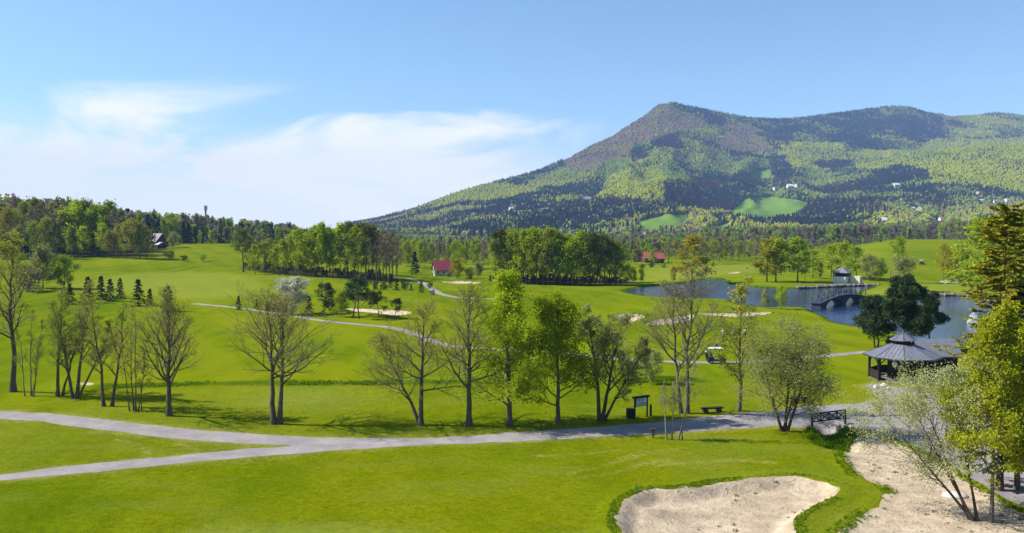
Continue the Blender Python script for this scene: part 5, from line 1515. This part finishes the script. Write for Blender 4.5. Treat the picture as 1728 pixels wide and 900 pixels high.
for u, v, s_, lb in [(1478, 655, .28, 'left'), (1492, 653, .35, 'middle'), (1500, 657, .25, 'right')]:
    q = hit(u, v); m = MB().lathe((0, 0, -.1), [(.6, 0), (1, .3), (.8, .9), (.3, 1.15)], 9)
    o = m.build('boulder', M_BOULDER, None, True); o.location = q; o.scale = (s_, s_ * .8, s_); o.rotation_euler.z = u
    tag(o, lb + ' one of three pale boulders at the pavilion foot', 'boulder', 'boulders at the pavilion foot')

# ---- white waterside pavilion
p = hit(1421, 477); e = empty('waterside_pavilion', p, -0.75, (.76, .76, 1.0))
MB().box((0, 0, .75), (4.7, 4.7, 1.9)).build('wall', M_WHITE, e)
for a, b in ((-1, -1), (1, -1), (1, 1), (-1, 1)): MB().box((a * 2.25, b * 2.25, 2.1), (.22, .22, 1.3)).build('post', M_DARKWOOD, e)
la = MB()
for s_ in (-1, 1):
    for k in range(9):
        x_ = -2.1 + k * .525
        la.bar((x_ - .2, s_ * 2.27, 1.75), (x_ + .2, s_ * 2.27, 2.65), .06); la.bar((x_ + .2, s_ * 2.27, 1.75), (x_ - .2, s_ * 2.27, 2.65), .06)
        la.bar((s_ * 2.27, x_ - .2, 1.75), (s_ * 2.27, x_ + .2, 2.65), .06); la.bar((s_ * 2.27, x_ + .2, 1.75), (s_ * 2.27, x_ - .2, 2.65), .06)
la.build('lattice', M_DARKWOOD, e)
MB().box((0, 0, 2.2), (3.6, 3.6, .95)).build('inner_wall', M_DARKWOOD, e)
R_ = 3.1
MB().add([(-R_, -R_, 2.7), (R_, -R_, 2.7), (R_, R_, 2.7), (-R_, R_, 2.7), (0, 0, 4.25)], [(3, 2, 1, 0), (0, 1, 4), (1, 2, 4), (2, 3, 4), (3, 0, 4)]).build('roof', M_SLATE, e)
an = MB().box((4.6, 1.2, .85), (3.4, 2.6, 2.0)).build('side_room', M_CREAM, e)
tag(e, 'white square pavilion with grey pyramid roof on the far pond bank', 'pavilion')

# ---- arched footbridge
a0 = plane_pt(1377, 520, -.3); b0 = plane_pt(1454, 507.5, -.3); L_ = float(np.linalg.norm(b0 - a0))
e = empty('footbridge', (a0[0], a0[1], 0), math.atan2(*(b0 - a0)[::-1]))
deck = lambda s: .55 + .95 * math.sin(math.pi * s / L_)
prof = [(s, deck(s)) for s in np.linspace(0, L_, 25)]
bot = [(L_, -1.6)]
for c0 in (L_ * .71, L_ * .29):
    rr = L_ * .185
    bot.append((c0 + rr, -1.6))
    bot += [(c0 + rr * math.cos(q), -.55 + 1.60 * math.sin(q)) for q in np.linspace(0, math.pi, 11)]
    bot.append((c0 - rr, -1.6))
bot.append((0, -1.6))
prof2 = prof + bot; n_ = len(prof2)
wd = .95
V = [(x, -wd, z) for x, z in prof2] + [(x, wd, z) for x, z in prof2]
MB().add(V, [tuple(range(n_ - 1, -1, -1)), tuple(range(n_, 2 * n_))] + [(i, (i + 1) % n_, (i + 1) % n_ + n_, i + n_) for i in range(n_)]).build('arch_wall', M_BRIDGE, e)
dk = MB(); ss_ = np.linspace(-.3, L_ + .3, 19)
for s0, s1 in zip(ss_[:-1], ss_[1:]): dk.bar((s0, 0, deck(s0) + .10), (s1, 0, deck(s1) + .10), 2.1, .14, (0, 0, 1))
dk.build('deck', M_BRIDGE, e)
for sd_ in (-1, 1):
    rl = MB()
    for k in range(9):
        s0 = .3 + k * (L_ - .6) / 8
        MB().box((s0, sd_ * .92, deck(s0) + .72), (.12, .12, .95)).build('railing_post', M_DARKWOOD, e)
        if k < 8:
            s1 = s0 + (L_ - .6) / 8
            rl.bar((s0, sd_ * .92, deck(s0) + .62), (s1, sd_ * .92, deck(s1) + .62), .05, .06)
    rl.build('rail', M_DARKWOOD, e)
tag(e, 'dark stone footbridge with two arches over the pond', 'bridge')


def stone_mesh(seed):
    rng = np.random.default_rng(seed); bm = bmesh.new(); bmesh.ops.create_icosphere(bm, subdivisions=1, radius=.5)
    for v in bm.verts: v.co *= 1 + rng.normal(0, .14); v.co.z *= .75
    me = bpy.data.meshes.new('stone'); bm.to_mesh(me); bm.free(); me.materials.append(M_STONE); return me


STONES = [stone_mesh(i) for i in range(5)]


def stone_row(pts, n, size, label):
    P = smooth_poly(plane_poly(pts, -.3), 6, False)
    base = P[0]; e = empty('stone_edging', (base[0], base[1], -.3))
    d = np.r_[0, np.cumsum(np.linalg.norm(np.diff(P, axis=0), axis=1))]
    for k in range(n):
        s = d[-1] * (k + RND.uniform(.2, .8)) / n; q = np.array([np.interp(s, d, P[:, 0]), np.interp(s, d, P[:, 1])]) - base
        o = link('stone', STONES[k % 5], e); r_ = size * RND.uniform(.7, 1.35)
        o.location = (q[0] + RND.uniform(-.2, .2), q[1] + RND.uniform(0, .6), r_ * .22); o.scale = (r_ * 1.25, r_, r_); o.rotation_euler = (RND.uniform(-.3, .3), RND.uniform(-.3, .3), RND.uniform(0, 6))
    return tag(e, label, 'stone edging')


stone_row([(1345, 487.5), (1400, 485), (1450, 483), (1478, 482.5), (1486, 483)], 44, 1.0, 'row of rough stones edging the water below the white pavilion')
stone_row([(1560, 499.5), (1600, 499.5), (1640, 500.5), (1690, 503), (1728, 505)], 40, .95, 'line of rough stones along the right pond shore')

# ---- fountain
q = plane_pt(1642, 546, WATER_Z); e = empty('fountain', (q[0], q[1], WATER_Z))
MB().cyl((0, 0, -.3), (0, 0, .12), .12, .08, 10).build('nozzle', M_BLACK, e)
rng = np.random.default_rng(5); n_ = 1500; r_ = rng.random(n_) ** .6; a_ = rng.uniform(0, 6.28, n_); hh_ = 1.9 * (1 - r_ ** 2) * rng.uniform(.3, 1, n_) + .05
V, F = leaves(rng, np.c_[r_ * .9 * np.cos(a_), r_ * .9 * np.sin(a_), hh_], .075, .9)
tag(link('spray', mesh_np('spray', V, F, plain('water_spray', (0.80, 0.84, 0.88), 0.3, 0.5, .05)), e), kind='stuff')
tag(e, 'low white fountain spray in the right-hand pond', 'fountain')

# ------------------------------------------------------------------ small things by the path
def frame2(pa, pb):
    """origin, unit vector and length between two ground points"""
    d = pb[:2] - pa[:2]; L = float(np.linalg.norm(d)); return pa, math.atan2(d[1], d[0]), L


pa, rz, L_ = frame2(hit(1071, 706), hit(1092, 703)); hb = h_for(1071, 670, pa)
e = empty('notice_board', pa, rz)
for x_ in (0, L_): MB().box((x_, 0, hb * .47), (.10, .10, hb * .98), 0).build('post', M_DARKWOOD, e)
MB().box((L_ / 2, 0, hb * .97), (L_ + .34, .30, .12)).build('cap_board', M_DARKWOOD, e)
fr = MB().box((L_ / 2, -.02, hb * .74), (L_ - .08, .06, hb * .42)).build('frame', M_BROWNWOOD, e)
t = NT('course_map_print'); c = t.coord((1, 1, 1)); n1 = t.noise(c, 3.5, 4.0); n2 = t.noise(c, 9.0, 2.0)
col = t.mix(t.rng(n1, .42, .58), (0.50, 0.56, 0.66), (0.20, 0.34, 0.30)); col = t.mix(t.rng(n2, .60, .66), col, (0.75, 0.75, 0.78))
MB().box((L_ / 2, -.065, hb * .74), (L_ - .20, .03, hb * .36)).build('map_panel', t.end(t.bsdf(col, .35, .5)), fr)
tag(e, 'wooden notice board with a pale course map on two posts', 'notice board')
p = hit(1063, 706); e = empty('waste_bin', p, .2)
for k in range(8):
    a = k * math.pi / 4; MB().box((.27 * math.cos(a), .27 * math.sin(a), .36), (.05, .19, .72), a).build('slat', M_BIN, e)
MB().cyl((0, 0, .02), (0, 0, .66), .24, .24, 14).build('liner', M_BLACK, e); MB().cyl((0, 0, .72), (0, 0, .78), .32, .28, 14).build('rim', M_BIN, e)
tag(e, 'dark slatted waste bin left of the notice board', 'waste bin')
p = hit(1098, 702); e = empty('marker_post', p)
MB().box((0, 0, .42), (.16, .16, .86)).build('shaft', M_DARKWOOD, e); MB().add([(-.1, -.1, .85), (.1, -.1, .85), (.1, .1, .85), (-.1, .1, .85), (0, 0, .99)], [(3, 2, 1, 0), (0, 1, 4), (1, 2, 4), (2, 3, 4), (3, 0, 4)]).build('cap', M_DARKWOOD, e)
tag(e, 'short dark marker post right of the notice board', 'post')
p = hit(1102, 739); e = empty('sign_post', p)
MB().box((0, 0, .27), (.10, .10, .58)).build('shaft', M_BROWNWOOD, e); MB().box((0, 0, .60), (.46, .22, .09), 0).build('sign_plate', M_BROWNWOOD, e)
tag(e, 'low T-shaped wooden sign on the near edge of the path', 'sign')


def bench(pa, rz, L_, h, label):
    e = empty('log_bench', pa, rz)
    MB().box((L_ / 2, 0, h), (L_, .42, .12)).build('seat', M_DARKWOOD, e, bevel=.02)
    for x_ in (.18 * L_, .82 * L_): MB().cyl((x_, -.22, h * .42), (x_, .22, h * .42), h * .5, h * .5, 12).build('support', M_BROWNWOOD, e)
    return tag(e, label, 'bench')


pa, rz, L_ = frame2(hit(1184, 697), hit(1219, 695)); bench(pa, rz, L_, .36, 'low dark log bench beside the path under the half-bare tree')
pa, rz, L_ = frame2(hit(1334, 681), hit(1364, 679)); bench(pa, rz, L_, .40, 'dark log bench behind the bushy sage-leafed tree')

pa, rz, L_ = frame2(hit(1370, 724), hit(1426, 715)); hb = 1.12
e = empty('wooden_railing', pa, rz); nb = 4
for k in (0, nb): MB().box((L_ * k / nb, 0, hb / 2 - .1), (.13, .13, hb + .2)).build('post', M_DARKWOOD, e)
for k in range(1, nb): MB().box((L_ * k / nb, 0, hb * .72), (.08, .07, hb * .46)).build('mullion', M_DARKWOOD, e)
MB().bar((-.22, 0, hb + .03), (L_ + .22, 0, hb + .03), .16, .08).build('top_rail', M_DARKWOOD, e)
MB().bar((0, 0, hb * .48), (L_, 0, hb * .48), .07, .09).build('bottom_rail', M_DARKWOOD, e)
for k in range(nb):
    x0, x1 = L_ * k / nb + .05, L_ * (k + 1) / nb - .05
    MB().bar((x0, -.012, hb * .52), (x1, -.012, hb * .96), .05, .075).build('brace', M_DARKWOOD, e); MB().bar((x0, .045, hb * .96), (x1, .045, hb * .52), .05, .075).build('brace', M_DARKWOOD, e)
tag(e, 'dark wooden railing with four crossed bays over the ditch', 'railing')
for u, v, lb in [(1074, 829, 'green stake standing by the upper left rim of the bunker'), (1034, 879, 'green stake standing by the lower left rim of the bunker')]:
    p = hit(u, v); e = empty('stake', p)
    MB().cyl((0, 0, -.1), (0, 0, .42), .035, .035, 8).build('shaft', M_STAKE, e); MB().cyl((0, 0, .42), (0, 0, .47), .035, .01, 8).build('tip', M_STAKE, e)
    tag(e, lb, 'stake', 'green bunker stakes')
p = hit(1612, 838); o = MB().lathe((0, 0, -.08), [(.5, 0), (.72, .10), (.66, .20), (.35, .30), (.08, .33)], 14, 1.0, .75).build('boulder', M_BOULDER, None, True)
o.location = p; tag(o, 'flat smooth white boulder on the sandy ground', 'boulder')
for i, (u, v, s_) in enumerate([(1402, 736, .25), (1408, 742, .30), (1415, 745, .38), (1424, 741, .34), (1430, 746, .28), (1436, 739, .30), (1446, 741, .26), (1455, 745, .3)]):
    q = hit(u, v); o = link('ditch_stone', STONES[i % 5]); o.location = q; o.scale = (s_ * 1.4, s_ * 1.2, s_); o.rotation_euler.z = i * 1.3
    tag(o, ORD[i] + ' rough grey stone from the left in the ditch mouth below the railing', 'stone', 'stones in the ditch mouth')
for u, v, vt, k, lb in [(1428, 731, 714, 'bush', 'green bush growing right behind the ditch mouth'), (1441, 735, 720, 'bush', 'green bush right of the ditch mouth at the sand edge'), (1416, 730, 717, 'dbush', 'dark bush in the ditch under the railing')]:
    far(u, v, vt, k, lb)


# ------------------------------------------------------------------ golf carts and golfers
def golf_cart(p, rz, label):
    e = empty('golf_cart', p, rz, .9)
    b = MB(); b.box((0, 0, .36), (2.25, 1.12, .16)); b.box((-.72, 0, .58), (.8, 1.1, .36), 0, .92); b.build('body', M_BLACK, e, bevel=.04)
    MB().add([(.62, -.52, .44), (1.18, -.5, .44), (1.18, .5, .44), (.62, .52, .44), (.66, -.5, .92), (.86, -.46, .84), (.86, .46, .84), (.66, .5, .92)], [(3, 2, 1, 0), (4, 5, 6, 7), (0, 1, 5, 4), (1, 2, 6, 5), (2, 3, 7, 6), (3, 0, 4, 7)]).build('cowl', M_BLACK, e, bevel=.03)
    s_ = MB().box((-.32, 0, .80), (.40, .55, .14)).build('seat', M_CARTWHITE, e, bevel=.03); MB().box((-.62, 0, 1.08), (.12, 1.02, .44)).build('backrest', M_BLACK, s_, bevel=.03)
    MB().box((-.12, 0, 1.86), (1.85, 1.18, .09)).build('roof', M_CARTWHITE, e, bevel=.035)
    for x0, x1 in ((.70, .58), (-.92, -.86)):
        for y_ in (-.5, .5): MB().bar((x0, y_, .55), (x1, y_, 1.83), .045).build('roof_post', M_BLACK, e)
    for x_ in (.78, -.74):
        for y_ in (-.52, .52):
            w = MB().cyl((x_, y_ - .09, .23), (x_, y_ + .09, .23), .23, .23, 16).build('wheel', M_BLACK, e)
            MB().cyl((x_, y_ - .1, .23), (x_, y_ + .1, .23), .11, .11, 12).build('hub', M_PALEROOF, w)
    st = MB().bar((.66, .25, .85), (.42, .25, 1.08), .035).build('steering_column', M_BLACK, e); MB().lathe((.40, .25, 1.08), [(.15, 0), (.18, .015), (.15, .03)], 14).build('steering_wheel', M_BLACK, st)
    for y_ in (-.25, .25):
        g = MB().cyl((-1.05, y_, .55), (-1.2, y_, 1.35), .14, .16, 10).build('golf_bag', M_BLACK, e)
        MB().cyl((-1.2, y_, 1.34), (-1.26, y_, 1.6), .10, .05, 6).build('club_heads', M_PALEROOF, g)
    return tag(e, label, 'golf cart')


golf_cart(hit(1208, 613), 0.05, 'white-roofed golf cart parked on the cart path')
golf_cart(hit(1556, 447), 0.6, 'distant golf cart on the right hillside fairway')
p = hit(1208, 591); e = empty('golf_bag', p, .3)
MB().cyl((-.12, 0, .02), (.14, 0, .82), .14, .16, 10).build('bag', M_BLACK, e); MB().cyl((.14, 0, .82), (.22, 0, 1.06), .09, .05, 6).build('club_heads', M_PALEROOF, e)
for y_ in (-.2, .2): MB().bar((.1, y_ * .3, .7), (.36, y_, 0), .025).build('stand_leg', M_PALEROOF, e)
tag(e, 'dark golf bag on its stand behind the white-roofed cart', 'golf bag')

SKIN = plain('skin', (0.48, 0.28, 0.20), .6, .3, .05); HAIR = plain('hair', (0.05, 0.03, 0.02), .8, .2, .2)


def person(p, rz, shirt, trousers, label, capc=None, arms='down', lean=0.0):
    J = {}; E = []
    def v(n, co, r, par=None):
        J[n] = (len(J), co, r)
        if par: E.append((J[par][0], J[n][0]))
    f = -lean
    v('pel', (0, 0, .95), (.155, .115)); v('waist', (0, f * .3, 1.10), (.140, .10), 'pel'); v('chest', (0, f * .8, 1.32), (.175, .12), 'waist'); v('neck0', (0, f, 1.47), (.075, .07), 'chest')
    v('neck', (0, f, 1.53), (.055, .055), 'neck0'); v('head', (0, f - .01, 1.63), (.082, .095), 'neck'); v('crown', (0, f, 1.73), (.070, .082), 'head')
    for s, n in ((-1, 'l'), (1, 'r')):
        v('sh' + n, (s * .19, f * .9, 1.42), (.065, .065), 'chest')
        if arms == 'down': el, wr, ha = (s * .26, f + .03, 1.14), (s * .25, f - .06, .92), (s * .24, f - .08, .82)
        else: el, wr, ha = (s * .22, f - .12, 1.16), (s * .07, f - .34, 1.02), (s * .02, f - .40, .98)
        v('el' + n, el, (.048, .048), 'sh' + n); v('wr' + n, wr, (.034, .034), 'el' + n); v('ha' + n, ha, (.042, .03), 'wr' + n)
        v('hip' + n, (s * .10, 0, .88), (.095, .10), 'pel'); v('kn' + n, (s * .12, -.03 + s * .05, .50), (.065, .07), 'hip' + n); v('an' + n, (s * .13, .02 + s * .08, .09), (.045, .05), 'kn' + n); v('to' + n, (s * .15, -.14 + s * .08, .045), (.045, .035), 'an' + n)
    me = bpy.data.meshes.new('body'); me.from_pydata([c for _, c, _ in J.values()], E, [])
    o = bpy.data.objects.new('body', me); COL.objects.link(o)
    sk = o.modifiers.new('skin', 'SKIN'); sk.use_smooth_shade = True
    for i, (_, _, r) in enumerate(J.values()): me.skin_vertices[0].data[i].radius = r
    me.skin_vertices[0].data[0].use_root = True
    o.modifiers.new('sub', 'SUBSURF').levels = 1
    dg = bpy.context.evaluated_depsgraph_get(); nm = bpy.data.meshes.new_from_object(o.evaluated_get(dg))
    bpy.data.objects.remove(o)
    nm.materials.clear()
    for m_ in (shirt, trousers, SKIN, HAIR): nm.materials.append(m_)
    for q in nm.polygons:
        c = q.center; arm = abs(c.x) > .185 or (arms != 'down' and c.y < f - .15 and .9 < c.z < 1.3)
        if c.z > 1.49: k = 3 if (c.z > 1.68 or c.y > f + .03) and c.z > 1.56 else 2
        elif arm and .75 < c.z < 1.24: k = 2
        elif c.z > .98: k = 0
        elif c.z < .08: k = 3
        else: k = 1
        q.material_index = k
    e = empty('person', p, rz); link('body', nm, e)
    if capc is not None:
        h = MB().lathe((0, f, 1.68), [(.105, 0), (.105, .05), (.08, .10), (.03, .125)], 12, 1, 1.15); h.box((0, f - .16, 1.69), (.16, .16, .02)); h.build('cap', capc, e, True)
    return tag(e, label, 'person', 'golfers on the course')


M_NAVY = plain('navy_cloth', (0.018, 0.020, 0.035), .8, .2, .2); M_GREYC = plain('grey_green_cloth', (0.20, 0.25, 0.22), .8, .2, .2); M_KHAKI = plain('khaki_cloth', (0.24, 0.19, 0.12), .8, .2, .2)
person(hit(1220, 576), .5, M_CARTWHITE, M_KHAKI, 'person in a white top, leftmost of three golfers behind the cart', None, 'front', .05)
person(hit(1238, 574), 2.4, M_GREYC, M_NAVY, 'person in grey-green top and pale cap, middle of three golfers', M_CARTWHITE, 'down')
person(hit(1257, 575), -1.2, M_CARTWHITE, M_NAVY, 'person in white shirt and black trousers, rightmost of three golfers', None, 'front', .08)
person(hit(1540, 481), .2, M_CARTWHITE, M_NAVY, 'distant person in white top beside the willow across the pond', None, 'down')

# ------------------------------------------------------------------ grass blades where single tufts still show


t = NT('grass_blade'); col = t.attr('tint', 'INSTANCER', 'Color')
d_ = t.n.new('ShaderNodeBsdfDiffuse'); t.l.new(col, d_.inputs[0]); tr_ = t.n.new('ShaderNodeBsdfTranslucent'); t.l.new(col, tr_.inputs[0])
mx_ = t.n.new('ShaderNodeMixShader'); mx_.inputs[0].default_value = .5; t.l.new(d_.outputs[0], mx_.inputs[1]); t.l.new(tr_.outputs[0], mx_.inputs[2])
M_BLADE = t.end(mx_.outputs[0])


def tuft(seed, n, spread, bend):
    rng = np.random.default_rng(seed); V = []; F = []
    for i in range(n):
        a = rng.uniform(0, 6.28); r = spread * math.sqrt(rng.random()); o = np.array([r * math.cos(a), r * math.sin(a), -.08])
        d = rng.normal(0, bend, 2); h = rng.uniform(.55, 1.0); w = rng.uniform(.035, .07) * 1.6; b = rng.uniform(0, 6.28)
        s = np.array([math.cos(b), math.sin(b), 0]) * w
        k = len(V); V += [o - s, o + s, o + np.array([d[0], d[1], h]) - s * .5, o + np.array([d[0], d[1], h]) + s * .5]
        F.append((k, k + 1, k + 3, k + 2))
    return mesh_np('tuft', np.array(V), np.array(F), M_BLADE)


TUFT = [tuft(1, 12, .9, .45), tuft(2, 12, 1.1, .55), tuft(3, 16, .6, .30), tuft(4, 16, .5, .25)]
rng = np.random.default_rng(77)
N1 = 150000
r_ = np.sqrt(rng.uniform(37.0 ** 2, 86.0 ** 2, N1)); a_ = rng.uniform(-.60, .60, N1)
gx, gy = r_ * np.sin(a_), r_ * np.cos(a_)
ok = (sdf(gx, gy, ROAD, 10) > .05 + .3 * rng.random(N1)) & (sdf(gx, gy, BUNKER, 8) > .05) & (sdf(gx, gy, SANDY, 8) > .0)
ok &= rng.random(N1) < sstep(92, 62, r_)
gx, gy = gx[ok], gy[ok]; gz = height(gx, gy); n_ = len(gx)
pt = sstep(-.5, .5, fbm(gx / 9, gy / 9, 91, 4) + .25 * fbm(gx / 1.5, gy / 1.5, 92, 2))[:, None]; st = (sstep(.0, .45, fbm(gx / 5.5 + gy / 9, gy / 2.2 - gx / 20, 93, 4)) * .7 + .5 * sstep(.1, .4, fbm(gx / 18, gy / 12, 94, 3)))[:, None].clip(0, 1)
rr = rng.random((n_, 1))
T_ = (np.array([.235, .315, .003]) * (1 - pt) + np.array([.345, .380, .004]) * pt) * (.75 + .5 * rr)
T_ = T_ * (1 - .6 * st) + np.array([.430, .460, .095]) * .6 * st
pl = np.zeros(n_)
for P in PALE: pl = np.maximum(pl, sstep(1.0, -.6, sdf(gx, gy, P, 20)))
T_ = T_ * (1 - .5 * pl[:, None]) + np.array([.32, .36, .07]) * .5 * pl[:, None]
hh_ = rng.uniform(.018, .045, n_) * (1 - .45 * pl) * (.8 + .5 * pt[:, 0]); ww_ = rng.uniform(.10, .17, n_)
scatter('lawn_grass', np.c_[gx, gy, gz], rng.integers(0, 2, n_), np.c_[ww_, ww_, hh_], T_, TUFT, 'short mown grass of the near lawn', 'grass')
# long dark grass on the bunker lip, the ditch and the rough strips
px, py, hs_ = [], [], []


def strip(P, lo, hi, n, h0, h1, closed):
    P = np.asarray(P); Q = np.r_[P, P[:1]] if closed else P
    d = np.r_[0, np.cumsum(np.linalg.norm(np.diff(Q, axis=0), axis=1))]; s = rng.uniform(0, d[-1], n)
    c = np.c_[np.interp(s, d, Q[:, 0]), np.interp(s, d, Q[:, 1])]; e1 = np.c_[np.interp(s + .1, d, Q[:, 0]), np.interp(s + .1, d, Q[:, 1])] - c
    nn = unit(np.c_[-e1[:, 1], e1[:, 0]]); c = c + nn * rng.uniform(lo, hi, (n, 1))
    px.extend(c[:, 0]); py.extend(c[:, 1]); hs_.extend(rng.uniform(h0, h1, n))


strip(BUNKER, -.5, .5, 2600, .04, .12, True)
strip(SANDY, -.6, .6, 3500, .05, .14, True)
for P in ROUGH_LINES: strip(P, -.9, .9, 1500, .06, .28, False)
for P in MID_BUNKERS[:5]: strip(P, -.7, .7, 500, .05, .16, True)
strip(LAKE, -1.2, 1.2, 7000, .10, .35, True)
strip(DITCH, -1.4, 1.4, 1600, .15, .45, False)
px, py, hs_ = np.array(px), np.array(py), np.array(hs_)
ok = (sdf(px, py, BUNKER, 8) > -.05) & (sdf(px, py, ROAD, 8) > .1) & (sdf(px, py, LAKE, 8) > .25) & (fbm(px / 4, py / 4, 98, 3) + .25 * rng.random(len(px)) > -.12) & (sdf(px, py, SANDY, 8) > -.35)
px, py, hs_ = px[ok], py[ok], hs_[ok]; rr = rng.random((len(px), 1))
scatter('rough_grass', np.c_[px, py, height(px, py)], 2 + rng.integers(0, 2, len(px)), np.c_[hs_ * 1.1, hs_ * 1.1, hs_], np.array([.095, .190, .003]) * (1 - rr) + np.array([.180, .270, .005]) * rr, TUFT, 'longer dark grass along bunker lips, ditch and shores', 'grass')
# weeds and leaf litter on the sand
n_ = 1100; q = np.c_[rng.uniform(9, 48, n_), rng.uniform(30, 66, n_)]
ok = ((sdf(q[:, 0], q[:, 1], SANDY, 8) < -.2) | (sdf(q[:, 0], q[:, 1], BUNKER, 8) < -.2)) & (fbm(q[:, 0] / 2.6, q[:, 1] / 2.6, 97, 3) > .18)
q = q[ok]; n_ = len(q); rr = rng.random((n_, 1)); hs_ = rng.uniform(.04, .13, n_)
scatter('sand_weeds', np.c_[q, height(q[:, 0], q[:, 1]) + .02], 2 + rng.integers(0, 2, n_), np.c_[hs_ * 2.2, hs_ * 2.2, hs_], np.where(rr < .55, np.array([.16, .19, .03]), np.array([.17, .13, .085])), TUFT, 'sparse weeds and dead grass scattered over the sand', 'weeds')

# ------------------------------------------------------------------ the air
hm = bpy.data.materials.new('haze_air'); hm.use_nodes = True; hm.node_tree.nodes.clear()
ho = hm.node_tree.nodes.new('ShaderNodeOutputMaterial'); hv = hm.node_tree.nodes.new('ShaderNodeVolumePrincipled')
hv.inputs['Color'].default_value = (0.38, 0.58, 1.0, 1); hv.inputs['Density'].default_value = 0.00011
hm.node_tree.links.new(hv.outputs[0], ho.inputs['Volume'])
tag(MB().box((0, 0, 298), (13600, 13600, 604)).build('haze', hm), 'thin blue haze filling the valley air', 'haze', kind='stuff')
